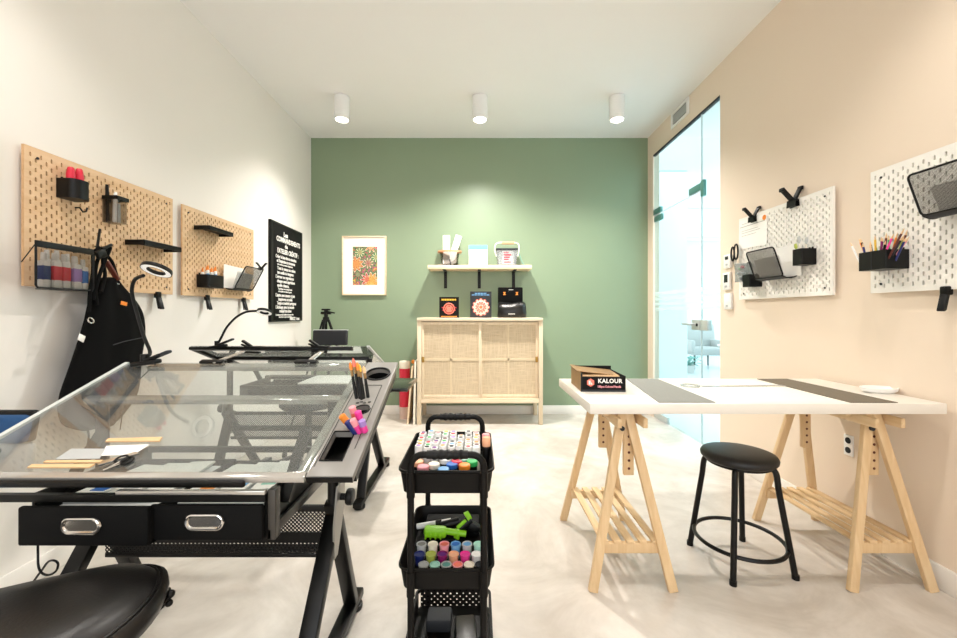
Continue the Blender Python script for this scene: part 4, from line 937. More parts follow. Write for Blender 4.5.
tab_clip('black clip under the white pegboard, below the large mesh tray', (1.905, 1.625, 1.247), 1)
# ---- wall controls and outlet
def control(label, y, z0, z1, scr, w=.085):
    t = thing('wall_control', label, 'switch', (XR-.01, y, z0), 0, 'white controls on the beige wall')
    part('plate', MB().span((XR-.022, y-w/2, z0), (XR, y+w/2, z1), bev=.006), M['white'], t)
    if scr: part('screen', MB().span((XR-.0235, y-scr[0], scr[1]), (XR-.021, y+scr[0], scr[2]), bev=.0005), M['screen'], t)
    part('button', MB().span((XR-.025, y-.012, z0+.02), (XR-.021, y+.012, z0+.034), bev=.001), M['greyp'], t)
control('small white thermostat on the beige wall, topmost of the three controls', 3.075, 1.495, 1.60, (.02, 1.56, 1.585))
control('white wall control with a dark display, between thermostat and plain switch', 3.085, 1.328, 1.462, (.022, 1.385, 1.445))
control('plain white wall switch, lowest of the three controls', 3.07, 1.178, 1.30, None)
t = thing('power_outlet', 'white power outlet on the beige wall behind the table trestle', 'outlet', (XR, 2.08, .41))
part('plate', MB().span((XR-.008, 2.055, .408), (XR, 2.107, .515), bev=.003), M['white'], t)
for z in (.437, .487): part('socket', MB().cyl((XR-.0095, 2.081, z), (XR-.007, 2.081, z), .016).span((XR-.0102, 2.075, z-.003), (XR-.009, 2.0775, z+.006)).span((XR-.0102, 2.085, z-.003), (XR-.009, 2.0875, z+.006)), M['slate'], t)

# ---- black writing board
SX = -1.876
t = thing('writing_board', 'tall black board with white hand lettering on the pale wall', 'sign', (SX, 3.945, 1.068))
part('panel', MB().span((-1.899, 3.62, 1.068), (SX, 4.27, 2.003), bev=.003), M['matte'], t)
part('border', MB().span((SX-.001, 3.622, 1.07), (SX+.0015, 3.665, 2.0)).span((SX-.001, 4.25, 1.07), (SX+.0015, 4.268, 2.0)).span((SX-.001, 3.66, 1.07), (SX+.0015, 4.255, 1.085)).span((SX-.001, 3.66, 1.985), (SX+.0015, 4.255, 2.0)), M['black'], t)
def wline(body, size, y, z, rot=0.0, bold=.0, al='CENTER', sx=1.0):
    X = frame_m((SX+.0022, y, z), (0, math.cos(rot), math.sin(rot)), (0, -math.sin(rot), math.cos(rot)))
    text('lettering', body, size, X, M['paper'], t, .0006, al, bold, 1.0, sx)
yc = 3.965
wline('Les', .062, 3.90, 1.905, 0, .0022)
wline('COMMANDEMENTS', .066, yc, 1.848, 0, .0022, sx=.83)
wline('de', .056, 3.91, 1.795, 0, .0018)
wline("l'ATELIER CRÉATIF :", .062, 3.955, 1.738, 0, .002, sx=.82)
y0 = 3.705
for z, sz, s_, ind, sx in ((1.682,.043,"Créer le bien-être tu viendras",0,.80),(1.642,.043,"et l'inspiration tu trouveras",.02,.78),(1.610,.024,"sans aucune pression ni jugement",.03,.95),(1.573,.043,"Tout le temps au calme",.03,.9),(1.533,.043,"tes outils tu rangeras",.03,.9),
    (1.492,.043,"L'erreur ne regretteras",0,.9),(1.452,.043,"chaque essai appréciera",.025,.88),(1.412,.043,"quelle chance,",.03,.95),(1.380,.024,"la pratique est un long chemin",.05,.95),(1.355,.024,"et le plaisir est dans le geste",.05,.98),
    (1.318,.043,"L'autre avec amour et joie",0,.84),(1.280,.043,"inspireras et aide",.05,.95),(1.243,.043,"Temps et matériel partageras",.025,.76),(1.205,.043,"L'échange avec le monde",0,.86),(1.168,.043,"rempli ton âme",.07,.9),
    (1.133,.022,"Le temps est ton meilleur ami pour créer",.0,.96),(1.112,.022,"avec tout ce que tu possèdes",.06,.98)):
    wline(s_, sz, y0+ind, z, 0, .0012 if sz > .03 else .0006, 'LEFT', sx)
wline('MERCI à tous', .042, 4.09, 1.092, 0, .002, sx=.9)

# ================================================================== BACK WALL
cx_, D_ = -1.292, YB
t = thing('framed_print', 'framed flower-pattern print in a pale wood frame on the green wall', 'picture', (-1.29, YB-.02, 1.352), 0)
fx0, fx1, fz0, fz1 = -1.54, -1.040, 1.352, 2.022
wd = .014
part('frame', MB().span((fx0, YB-.03, fz0), (fx0+wd, YB, fz1), bev=.002).span((fx1-wd, YB-.03, fz0), (fx1, YB, fz1), bev=.002).span((fx0+wd, YB-.03, fz0), (fx1-wd, YB, fz0+wd), bev=.002).span((fx0+wd, YB-.03, fz1-wd), (fx1-wd, YB, fz1), bev=.002), M['shelf'], t)
part('mat_board', MB().span((fx0+.01, YB-.016, fz0+.01), (fx1-.01, YB-.008, fz1-.01)), M['mat_white'], t)
def print_mat():
    m, N, L, b = nodes('paisley_flower_print'); b.inputs['Roughness'].default_value = .6
    tc = N.new('ShaderNodeTexCoord'); mp = N.new('ShaderNodeMapping'); mp.inputs['Scale'].default_value = (1, 0, 1); L.new(tc.outputs['Object'], mp.inputs['Vector'])
    vo = N.new('ShaderNodeTexVoronoi'); vo.inputs['Scale'].default_value = 6.2; vo.inputs['Randomness'].default_value = .85; L.new(mp.outputs[0], vo.inputs['Vector'])
    # petals: angle round each cell centre
    sub = N.new('ShaderNodeVectorMath'); sub.operation = 'SUBTRACT'; sc2 = N.new('ShaderNodeVectorMath'); sc2.operation = 'SCALE'; sc2.inputs[3].default_value = 1.0
    L.new(mp.outputs[0], sub.inputs[0]); L.new(vo.outputs['Position'], sub.inputs[1])
    sx = N.new('ShaderNodeSeparateXYZ'); L.new(sub.outputs[0], sx.inputs[0])
    at2 = N.new('ShaderNodeMath'); at2.operation = 'ARCTAN2'; L.new(sx.outputs[2], at2.inputs[0]); L.new(sx.outputs[0], at2.inputs[1])
    pm = N.new('ShaderNodeMath'); pm.operation = 'MULTIPLY'; pm.inputs[1].default_value = 9; L.new(at2.outputs[0], pm.inputs[0])
    cs = N.new('ShaderNodeMath'); cs.operation = 'COSINE'; L.new(pm.outputs[0], cs.inputs[0])
    dd = N.new('ShaderNodeMath'); dd.operation = 'MULTIPLY_ADD'; dd.inputs[1].default_value = .10; L.new(cs.outputs[0], dd.inputs[0]); L.new(vo.outputs['Distance'], dd.inputs[2])
    cr = N.new('ShaderNodeValToRGB'); cr.color_ramp.interpolation = 'CONSTANT'; e = cr.color_ramp.elements
    stops = [(0,'#f4d98a'),(.10,'#e8743a'),(.2,'#f0b06a'),(.36,'#d9603a'),(.46,'#f3e2c0'),(.54,'#4a2f3c'),(.60,'#7f9a62'),(.72,'#c2557c'),(.82,'#eec35a'),(.92,'#6a5a72')]
    e[0].position, e[0].color = 0, lin(stops[0][1]); e[1].position, e[1].color = stops[1][0], lin(stops[1][1])
    for p, c in stops[2:]: q = e.new(p); q.color = lin(c)
    L.new(dd.outputs[0], cr.inputs[0])
    hs = N.new('ShaderNodeHueSaturation'); sp = N.new('ShaderNodeSeparateColor'); L.new(vo.outputs['Color'], sp.inputs[0])
    mh = N.new('ShaderNodeMath'); mh.operation = 'MULTIPLY_ADD'; mh.inputs[1].default_value = .16; mh.inputs[2].default_value = .43; L.new(sp.outputs[0], mh.inputs[0]); L.new(mh.outputs[0], hs.inputs['Hue'])
    hs.inputs['Value'].default_value = .72; L.new(cr.outputs[0], hs.inputs['Color']); L.new(hs.outputs[0], b.inputs['Base Color']); return m
part('print', MB().span((-1.420, YB-.0175, 1.468), (-1.142, YB-.0155, 1.902)), print_mat(), t, label='print of interlocking orange, green and violet flowers')

# ---- wall shelf and its things
t = thing('wall_shelf', 'pale wooden shelf on black brackets on the green wall', 'shelf', (.02, 4.43, 1.43), 0)
part('board', MB().span((-.541, 4.30, 1.624), (.579, YB, 1.666), bev=.003), M['shelf'], t)
for px in (445.2, 479.3, 514):
    x = (px-VX)*4.5/FPX; part('bracket', MB().span((x-.017, YB-.006, 1.43), (x+.017, YB, 1.620), bev=.001).span((x-.017, 4.34, 1.618), (x+.017, YB, 1.624), bev=.001).span((x-.004, YB-.02, 1.43), (x+.004, YB-.005, 1.616)), M['black'], t)
def on_shelf(px0, px1, d): return (px0-VX)*d/FPX, (px1-VX)*d/FPX
SZ = 1.666
x0, x1 = on_shelf(438.5, 460.5, 4.40)
t = thing('shelf_basket', 'black basket with a copper-coloured rim on the wall shelf', 'basket', ((x0+x1)/2, 4.42, SZ))
xm = (x0+x1)/2
part('body', MB().lathe([(0,0),(.086,0),(.11,.155),(.107,.155),(.083,.004),(0,.004)], (xm, 4.42, SZ), 28, sx=1.0, sy=.8), M['smoke'], t)
part('rim', MB().lathe([(.105,.148),(.132,.148),(.132,.168),(.105,.168),(.105,.148)], (xm, 4.42, SZ), 32, sy=.8), M['copper'], t, label='copper rim')
part('bottom', MB().cyl((xm, 4.42, SZ+.001), (xm, 4.42, SZ+.006), .08), M['black'], t)
for k, (px0, px1, tx, pt, lb) in enumerate(((443.3, 450, 0, 236, 'upright white paper box standing in the shelf basket'), (453, 459.2, .075, 234.5, 'leaning white paper box in the shelf basket'))):
    xa, xb = on_shelf(px0, px1, 4.41); zt = CAM_Z-(pt-VY)*4.41/FPX
    c = Vector(((xa+xb)/2-(.02 if k else 0), 4.39+.056*k, (SZ+.012+zt)/2))
    t = thing('paper_box', lb, 'box', (c.x, c.y, SZ+.008), 0, 'white boxes in the shelf basket')
    X = MB().box(c, (xb-xa, .05, zt-SZ-.016), rot=(0, math.atan(tx*4.2) if k else 0, 0), bev=.003); part('carton', X, M['paper'], t)
    a = math.atan(tx*4.2) if k else 0; hh = (zt-SZ-.016)/2
    part('end_flap', MB().box(c+Vector((math.sin(a)*hh, 0, math.cos(a)*hh)), (xb-xa+.002, .052, .004), rot=(0, a, 0)), M['off'], t)
q = thing('wire_bundle', 'bundle of silver wire lying at the foot of the shelf basket', 'wire', (-.30, 4.325, SZ))
wr = MB()
for k in range(9):
    wr.tube(smooth_path([(-.42+.012*k, 4.325, SZ+.006+.004*(k % 3)), (-.34+.008*k, 4.318, SZ+.012+.003*k), (-.27+.004*k, 4.325, SZ+.02+.007*k), (-.235, 4.33, SZ+.03+.010*k)]), .0035, seg=6)
part('strands', wr, M['silver'], q)
part('tie', MB().ring((-.30, 4.322, SZ+.03), .03, .005, Matrix.Rotation(R(80), 4, 'Y')), M['slate'], q)
x0, x1 = on_shelf(468.8, 487.5, 4.40); zt = CAM_Z-(245-VY)*4.40/FPX
def book(label, x0, x1, y, z0, z1, th, cover, group, spine=None, lean=0.0):
    t = thing('book', label, 'book', ((x0+x1)/2, y, z0), 0, group)
    part('cover', MB().span((x0, y, z0), (x1, y+.003, z1)).span((x0, y+th-.003, z0), (x1, y+th, z1)).span((x0, y, z0), (x0+.003, y+th, z1)), M[cover], t)
    part('pages', MB().span((x0+.003, y+.003, z0+.003), (x1-.004, y+th-.003, z1-.003)), M['cream'], t)
    return t
bk1 = book('white book with a blue top band and teal writing on the wall shelf', x0, x1, 4.40, SZ, zt, .03, 'paper', 'books facing out', lean=0)
W_ = x1-x0; Hb = zt-SZ
part('cover_band', MB().span((x0+.001, 4.3985, zt-Hb*.22), (x1-.001, 4.4002, zt-.001)), M['sky'], bk1, label='blue top band')
dr = MB()
for (fx, fz, fw) in ((.5,.60,.35),(.5,.40,.6)): pass
def squiggle(m, xa, xb, z, amp, n, y, r=.0035): m.tube([(xa+(xb-xa)*k/n, y, z+amp*(1 if k % 2 else -1)) for k in range(n+1)], r, seg=5)
m1 = MB(); squiggle(m1, x0+W_*.3, x0+W_*.75, SZ+Hb*.66, .011, 9, 4.399); part('cover_drawing', m1, M['coral'], bk1)
m1 = MB(); squiggle(m1, x0+W_*.15, x0+W_*.85, SZ+Hb*.42, .008, 13, 4.399, .004); part('cover_drawing', m1, M['leaf'], bk1)
m1 = MB(); squiggle(m1, x0+W_*.1, x0+W_*.35, SZ+Hb*.16, .012, 5, 4.399); squiggle(m1, x0+W_*.6, x0+W_*.9, SZ+Hb*.25, .012, 4, 4.399); part('cover_drawing', m1, M['rose'], bk1)
x0, x1 = on_shelf(495.5, 518, 4.40); xm = (x0+x1)/2
t = thing('craft_tub', 'clear craft tub with dark rim and orange-topped handle on the wall shelf', 'tub', (xm, 4.43, SZ))
part('body', MB().loft([[(xm+sx*w, 4.43+sy*d, z) for sx, sy in ((-1,-1),(1,-1),(1,1),(-1,1))] for z, w, d in ((SZ,.098,.06),(SZ+.18,.118,.075),(SZ+.18,.114,.071),(SZ+.004,.095,.057))]), M['clear'], t)
part('contents', MB().box((xm, 4.44, SZ+.08), (.17,.08,.15), bev=.01), M['white'], t)
part('rim', MB().span((xm-.12, 4.352, SZ+.168), (xm+.12, 4.508, SZ+.192), bev=.005), M['slate'], t)
part('handle', MB().tube(smooth_path([(xm-.115, 4.36, SZ+.10), (xm-.135, 4.352, SZ+.17), (xm-.12, 4.352, SZ+.235), (xm-.05, 4.352, SZ+.252), (xm+.05, 4.352, SZ+.252), (xm+.12, 4.352, SZ+.235), (xm+.13, 4.352, SZ+.17), (xm+.118, 4.36, SZ+.10)]), .006), M['cream'], t)
part('grip', MB().box((xm+.012, 4.352, SZ+.245), (.14,.022,.03), bev=.01), M['copper'], t, label='orange grip')
m1 = MB()
for k in range(5): m1.span((xm-.035, 4.3595+.0025*0, SZ+.035+k*.026), (xm+.045-.014*((k*2) % 3), 4.366, SZ+.046+k*.026))
part('label_print', m1, M['red'], t); part('tub_label', MB().span((xm-.05, 4.365, SZ+.02), (xm+.065, 4.372, SZ+.165)), M['paper'], t)
solo('cord', MB().tube(smooth_path([(xm+.128, 4.37, SZ+.16), (xm+.15, 4.36, SZ+.08), (xm+.17, 4.355, SZ+.03), (xm+.185, 4.352, SZ+.006)]), .004), M['leaf'], 'thin green cord hanging from the craft tub to the shelf', 'cord')

# ---- cane cabinet
CX0, CX1, CY0, CZ = -.626, .667, 4.107, 1.100
t = thing('cabinet', 'pale wooden cabinet with two woven cane doors against the green wall', 'cabinet', ((CX0+CX1)/2, 4.32, 0))
CY1 = YB-.02; pw = .042
bd = MB().span((CX0, CY0-.012, CZ-.035), (CX1, CY1, CZ), bev=.004).span((CX0+pw, CY0, .222), (CX1-pw, CY1, .25), bev=.003).span((CX0+pw, CY1-.012, .25), (CX1-pw, CY1, CZ-.035)).span((CX0+.012, CY0+.05, .25), (CX0+.026, CY1, CZ-.035)).span((CX1-.026, CY0+.05, .25), (CX1-.012, CY1, CZ-.035)).span((CX0+pw, CY0+.004, .245), (CX1-pw, CY0+.035, .268), bev=.002)
part('carcass', bd, M['ash_x'], t)
for x in (CX0, CX1-pw):
    for y in (CY0, CY1-pw): part('leg', MB().span((x, y, 0), (x+pw, y+pw, CZ-.03), bev=.003), M['ash'], t)
part('shelf', MB().span((CX0+.03, CY0+.06, .64), (CX1-.03, CY1-.012, .66)), M['ash_x'], t)
def cane_mat():
    m, N, L, b = nodes('woven_cane'); b.inputs['Roughness'].default_value = .7
    tc = N.new('ShaderNodeTexCoord'); cols = []
    for st in ((150, 1, 7), (8, 1, 150)):
        mp = N.new('ShaderNodeMapping'); mp.inputs['Scale'].default_value = st; L.new(tc.outputs['Object'], mp.inputs['Vector'])
        nz = N.new('ShaderNodeTexNoise'); nz.inputs['Scale'].default_value = 1.0; nz.inputs['Detail'].default_value = 3; L.new(mp.outputs[0], nz.inputs['Vector']); cols.append(nz)
    mx = N.new('ShaderNodeMath'); mx.operation = 'MAXIMUM'; L.new(cols[0].outputs['Fac'], mx.inputs[0]); L.new(cols[1].outputs['Fac'], mx.inputs[1])
    cr = N.new('ShaderNodeValToRGB'); cr.color_ramp.elements[0].position = .42; cr.color_ramp.elements[0].color = lin('#c2ae90'); cr.color_ramp.elements[1].position = .68; cr.color_ramp.elements[1].color = lin('#d8c6a8')
    L.new(mx.outputs[0], cr.inputs[0]); L.new(cr.outputs[0], b.inputs['Base Color'])
    bp = N.new('ShaderNodeBump'); bp.inputs['Strength'].default_value = .3; bp.inputs['Distance'].default_value = .003; L.new(mx.outputs[0], bp.inputs['Height']); L.new(bp.outputs[0], b.inputs['Normal'])
    return m
cane = cane_mat(); mid = (CX0+CX1)/2; DZ0, DZ1 = .270, CZ-.042
for k, (xa, xb, yo) in enumerate(((CX0+pw+.002, mid+.012, .010), (mid-.004, CX1-pw-.002, .030))):
    y = CY0+yo; fw = .026
    d = part('door', MB().span((xa, y, DZ0), (xa+fw, y+.018, DZ1), bev=.002).span((xb-fw, y, DZ0), (xb, y+.018, DZ1), bev=.002).span((xa+fw, y, DZ0), (xb-fw, y+.018, DZ0+.035), bev=.002).span((xa+fw, y, DZ1-.03), (xb-fw, y+.018, DZ1), bev=.002), M['ash'], t)
    part('cane_panel', MB().span((xa+fw-.004, y+.010, DZ0+.03), (xb-fw+.004, y+.013, DZ1-.025)), cane, d, label='woven cane panel')
    xc = (xa+xb)/2-.005; zc = (DZ0+DZ1)/2+.005
    part('batten', MB().span((xc-.009, y+.006, DZ0+.03), (xc+.009, y+.0105, DZ1-.025)).span((xa+fw, y+.006, zc-.012), (xb-fw, y+.0105, zc+.012)), M['batten'], d)
    hx = xa+.004 if k == 0 else xb-.030
    part('handle', MB().span((hx, y-.006, zc-.028), (hx+.026, y+.001, zc+.030), bev=.002), M['brass'], d, label='brass pull')
# ---- on the cabinet
def cab_x(px0, px1, d): return (px0-VX)*d/FPX, (px1-VX)*d/FPX
x0, x1 = cab_x(439.3, 458.8, 4.20); zt = CAM_Z-(297-VY)*4.20/FPX
b2_ = book('black book with a red emblem, leftmost of the books on the cabinet'.replace('leftmost of the books on the cabinet', 'standing on the cane cabinet'), x0, x1, 4.20, CZ, zt, .035, 'matte', 'books facing out')
W_ = x1-x0; Hb = zt-CZ; cx = (x0+x1)/2; cz = CZ+Hb*.44
def front(y): return Matrix.Translation((0, y, 0)) @ Matrix.Rotation(R(90), 4, 'X')
part('emblem', MB().ring((cx, 4.1985, cz), .055, .006, Matrix.Rotation(R(90), 4, 'X'), flat=.3).ring((cx, 4.1985, cz), .036, .005, Matrix.Rotation(R(90), 4, 'X'), flat=.3).prism([(cx-.02,cz-.03),(cx+.02,cz-.03),(cx+.028,cz+.012),(cx+.012,cz+.03),(cx,cz+.016),(cx-.012,cz+.03),(cx-.028,cz+.012)], .002, front(4.1995)), M['coral'], b2_, label='red round emblem')
m1 = MB()
for k in range(8):
    a = PI*k/7+PI; m1.box((cx+.07*math.cos(a), 4.1985, cz+.01+.065*math.sin(a)*.9), (.012,.002,.012), rot=(0,a,0))
part('emblem', m1, M['red'], b2_)
m1 = MB(); 
for k in range(9): m1.span((x0+W_*(.12+.085*k), 4.1985, zt-Hb*.17), (x0+W_*(.12+.085*k+.06), 4.2002, zt-Hb*.09))
part('title_print', m1, M['yellow'], b2_)
m1 = MB().span((x0+W_*.1, 4.1985, CZ+.008), (x0+W_*.9, 4.2002, CZ+.018)); part('title_print', m1, M['orange'], b2_)
x0, x1 = cab_x(470.2, 491.5, 4.20); zt = CAM_Z-(291.5-VY)*4.20/FPX
b3_ = book('dark blue book with an orange and white mandala on its cover', x0, x1, 4.20, CZ, zt, .03, 'slate', 'books facing out')
W_ = x1-x0; Hb = zt-CZ; cx = (x0+x1)/2; cz = CZ+Hb*.40
def petals(n, r, pr, col, y, asp=1.0, ph=0):
    m1 = MB()
    for k in range(n):
        a = 2*PI*k/n+ph; c = Vector((cx+r*math.cos(a), 0, cz+r*math.sin(a)))
        pts = []
        for j in range(10):
            b = 2*PI*j/10; lx, lz = pr*asp*math.cos(b), pr*math.sin(b); pts.append((c.x+lx*math.cos(a)-lz*math.sin(a), c.z+lx*math.sin(a)+lz*math.cos(a)))
        m1.prism(pts, .0012, front(y))
    part('mandala', m1, M[col], b3_)
petals(12, .076, .018, 'coral', 4.2, 1.0); petals(12, .076, .008, 'cream', 4.1988, 1.0); petals(12, .052, .017, 'cream', 4.1988, 1.3, .26); petals(12, .05, .008, 'coral', 4.1976, 1.6, .26); petals(8, .024, .013, 'coral', 4.1976, 1.4); petals(8, .022, .006, 'cream', 4.1964, 1.4); petals(1, 0, .010, 'orange', 4.1952)
m1 = MB()
for r_, zz in ((.28, .93), (.42, .87)): 
    n = int(r_*30); 
    for k in range(n): m1.span((cx-W_*r_+W_*2*r_*k/n, 4.1985, CZ+Hb*zz-.006), (cx-W_*r_+W_*2*r_*(k+.6)/n, 4.2002, CZ+Hb*zz+.006))
part('title_print', m1, M['sky'], b3_)
# black pouch
x0, x1 = cab_x(498, 525, 4.20); zt = CAM_Z-(287-VY)*4.20/FPX; xm = (x0+x1)/2
t = thing('tool_pouch', 'black tool pouch with two orange tabs standing on the cane cabinet', 'bag', (xm, 4.22, CZ))
part('back_panel', MB().box((xm-.008, 4.26, (CZ+zt)/2), (x1-x0-.02, .03, zt-CZ), bev=.008), M['cloth'], t)
lo2 = []
for z, a, b, d in ((CZ,-.005,.018,.075),(CZ+.03,-.004,.022,.085),(CZ+.10,-.002,.018,.08),(CZ+.145,0,.012,.06),(CZ+.155,.004,.006,.03)):
    row = []
    for k in range(28):
        th = 2*PI*k/28; x = xm+(x1-x0)/2*math.cos(th)+(b if math.cos(th) > 0 else a); y = 4.245-abs(math.sin(th))**.6*d*(1 if math.sin(th) > 0 else -.12)
        row.append(Vector((x, y+.006*math.sin(5*th+z*40), max(CZ+.0005, z+.012*math.sin(th*2)))))
    lo2.append(row)
part('front_pocket', MB().loft(lo2), plain('black_coated_cloth', '#070707', .35, var=.2, scale=60, bump=.5), t, smooth=80)
for px in (504.5, 517): 
    xa = (px-VX)*4.24/FPX; zc = CAM_Z-(293.5-VY)*4.24/FPX
    part('orange_tab', MB().prism([(xa-.014,zc-.016),(xa+.014,zc-.016),(xa+.006,zc),(xa+.014,zc+.016),(xa-.014,zc+.016),(xa-.006,zc)], .003, front(4.2455)), M['orange'], t, label='orange tab')
m1 = MB()
for k in range(7): m1.span((xm-.035+.010*k, 4.156, CZ+.035), (xm-.029+.010*k, 4.162, CZ+.045))
for k in range(5): m1.span((xm-.025+.010*k, 4.2425, zt-.030), (xm-.019+.010*k, 4.246, zt-.022))
part('print', m1, M['paper'], t)
# ---- beside the cabinet
p = Vector(((404.8-VX)*4.38/FPX, 4.38, 0))
t = thing('paper_tube', 'red paper tube with a cream cap standing by the cabinet', 'tube', p)
part('sleeve', MB().cyl(p+Vector((0,0,.13)), p+Vector((0,0,.545)), .058, seg=28), M['red'], t)
part('cap', MB().cyl(p+Vector((0,0,.545)), p+Vector((0,0,.625)), .060, seg=28, bev=.006), M['cream'], t, label='cream cap')
part('base', MB().cyl(p, p+Vector((0,0,.13)), .057, seg=28), plain('pale_pink_base', '#cdb3a8', .5), t, label='pale pink base')
def leaning(label, x_foot, x_top, y0, y1, h, th, mat, cat='board', name='canvas_board'):
    t = thing(name, label, cat, (x_foot, (y0+y1)/2, 0), 0, 'boards leaning on the cabinet side')
    a = Vector((x_foot, 0, 0)); b = Vector((x_top, 0, h)); n = Vector((h, 0, x_foot-x_top)).normalized()*th
    part('panel', MB().loft([[Vector((a.x, y0, 0)), Vector((a.x, y1, 0)), Vector((a.x+th, y1, 0)), Vector((a.x+th, y0, 0))], [Vector((b.x, y0, h)), Vector((b.x, y1, h)), Vector((b.x+th, y1, h)), Vector((b.x+th, y0, h))]]), M[mat], t)
    part('edge_band', MB().loft([[Vector((a.x-.001, y0-.002, 0)), Vector((a.x-.001, y0+.012, 0)), Vector((a.x+th+.001, y0+.012, 0)), Vector((a.x+th+.001, y0-.002, 0))], [Vector((b.x-.001, y0-.002, h)), Vector((b.x-.001, y0+.012, h)), Vector((b.x+th+.001, y0+.012, h)), Vector((b.x+th+.001, y0-.002, h))]]), M['off' if mat != 'pine' else 'shelf'], t)
leaning('white canvas board leaning closest to the cabinet side', -.668, -.655, 4.12, 4.5, .655, .018, 'paper')
leaning('pale wooden board leaning behind the white canvas board', -.735, -.685, 4.13, 4.5, .60, .014, 'pine')
solo('orange_ball', MB().ball((-.700, 4.33, .622), .022), M['orange'], 'small orange ball end showing above the leaning boards', 'ball')
# ================================================================== ROLLING CART
AX, AY0, AY1, AW = -.091, 1.13, 1.505, .278
def rrect(cx, cy, w, d, r, n=5):
    pts = []
    for sx, sy, a0 in ((1,1,0),(-1,1,90),(-1,-1,180),(1,-1,270)):
        for k in range(n+1):
            a = R(a0+90*k/n); pts.append((cx+sx*(w/2-r)+r*math.cos(a), cy+sy*(d/2-r)+r*math.sin(a)))
    return pts
cyc = (AY0+AY1)/2; cdp = AY1-AY0
cart = thing('rolling_cart', 'narrow black three-tier rolling cart full of markers and paint pots', 'cart', (AX, cyc, 0))
def tray(zr, dep, perf=False):
    rows = []
    for w, d, z, r in ((AW-.026, cdp-.03, zr-dep, .025), (AW-.010, cdp-.012, zr-.012, .03), (AW, cdp, zr-.006, .032), (AW, cdp, zr, .032), (AW-.008, cdp-.008, zr, .03), (AW-.018, cdp-.018, zr-.012, .028), (AW-.032, cdp-.036, zr-dep+.004, .02)):
        rows.append([Vector((x, y, z)) for x, y in rrect(AX, cyc, w, d, r)])
    return part('tray', MB().loft(rows), M['cart'], cart)
tray(.704, .070); tray(.427, .068)
# bottom basket: open floor pan with perforated walls
zr = .118
tb = part('tray', MB().loft([[Vector((x, y, zr-.068)) for x, y in rrect(AX, cyc, AW-.014, cdp-.012, .02)], [Vector((x, y, zr-.064)) for x, y in rrect(AX, cyc, AW-.014, cdp-.012, .02)]]).loft([[Vector((x, y, z)) for x, y in rrect(AX, cyc, AW+a, cdp+a, .03)] for z, a in ((zr-.012,-.01),(zr-.012,0),(zr,0),(zr,-.01),(zr-.012,-.01))], caps=False), M['cart'], cart)
for y in (AY0+.005, AY1-.005): part('perforated_wall', MB().box((AX, y, zr-.036), (AW-.03, .002, .068)), M['perf_cart'], tb)
for x in (AX-AW/2+.006, AX+AW/2-.006): part('side_wall', MB().box((x, cyc, zr-.036), (.006, cdp-.03, .068)), M['cart'], tb)
for y, hz in ((AY0-.006, .752), (AY1+.006, .758)):
    xa, xb = -.189, .0165; rr = .035
    P_ = [(xa, y, .055)]+[(xa, y, z) for z in (.2,.4,.6,hz-rr)]
    for k in range(1, 7): a = PI/2*k/6; P_.append((xa+rr-rr*math.cos(a), y, hz-rr+rr*math.sin(a)))
    for k in range(0, 7): a = PI/2*k/6; P_.append((xb-rr+rr*math.sin(a), y, hz-rr+rr*math.cos(a)))
    P_ += [(xb, y, z) for z in (.6,.4,.2,.055)]
    u = part('frame_tube', MB().tube(P_, .0095, seg=12), M['cart'], cart)
    gp = [(xa+rr+.01+(xb-xa-2*rr-.02)*k/24, y, hz) for k in range(25)]
    part('handle_grip', MB().tube(gp, [.0118+.0022*(1 if k % 4 < 2 else 0)*(1 if 3 < k < 21 else 0) for k in range(25)], seg=12), M['black'], u)
    for x in (xa, xb):
        for z in (.704, .427, .118): part('collar', MB().cyl((x, y, z-.072 if z > .1 else z-.03), (x, y, z-.002), .0118, seg=12), M['cart'], u)
        part('caster', MB().cyl((x-.009, y, .025), (x+.009, y, .025), .025, bev=.004).cyl((x, y, .03), (x, y, .06), .008), M['black'], u)
# ---- markers standing in the top tray
caps = [('lilac','lilac'),('rose','rose'),('red','red'),('green','green'),('purple','purple'),('orange','orange'),('yellow','yellow'),('slate','dark grey'),('sky','sky blue'),('peach','peach'),('brown','brown'),('mint','mint')]
order = [0,7,4,5,7,9,2,11,5,3,1,0,8,5,9,10,6,2,4,3,7,8,1,5,2,3,7,10,0,7,5,6,2,11,1,3,2,9,7,5,4,8,6,0,7,1,3,5,2,9,10,0,7,5,6]
proto = {}; i = 0
for r_ in range(6):
    for c_ in range(8):
        if r_ == 5 and c_ in (2, 5): continue
        k = order[i % len(order)]; i += 1
        col, nm = caps[k]
        x = AX-.098+c_*.0262+random.uniform(-.0016,.0016); y = 1.262+r_*.0272+random.uniform(-.002,.002); zt = random.uniform(-.004,.005)+(.006 if r_ > 3 else 0)
        loc = Vector((x, y, .640+zt))
        if k not in proto:
            t = thing('marker', 'white-capped marker with a %s dot, standing in the top cart tray' % nm, 'marker', loc, 0, 'white-capped markers in the top cart tray')
            part('barrel', MB().lathe([(0,0),(.0085,0),(.0105,.004),(.0105,.046)], loc, 12), M['cream'], t)
            cp_ = part('cap', MB().lathe([(.0118,.044),(.0122,.081),(.0114,.0885),(0,.089)], loc, 14), M['white'], t, label='white cap')
            part('colour_dot', MB().lathe([(.0072,.0886),(.0070,.0896),(0,.0897)], loc, 12), M[col], cp_)
            proto[k] = t
        else: dup(proto[k], loc, random.uniform(0, 6))
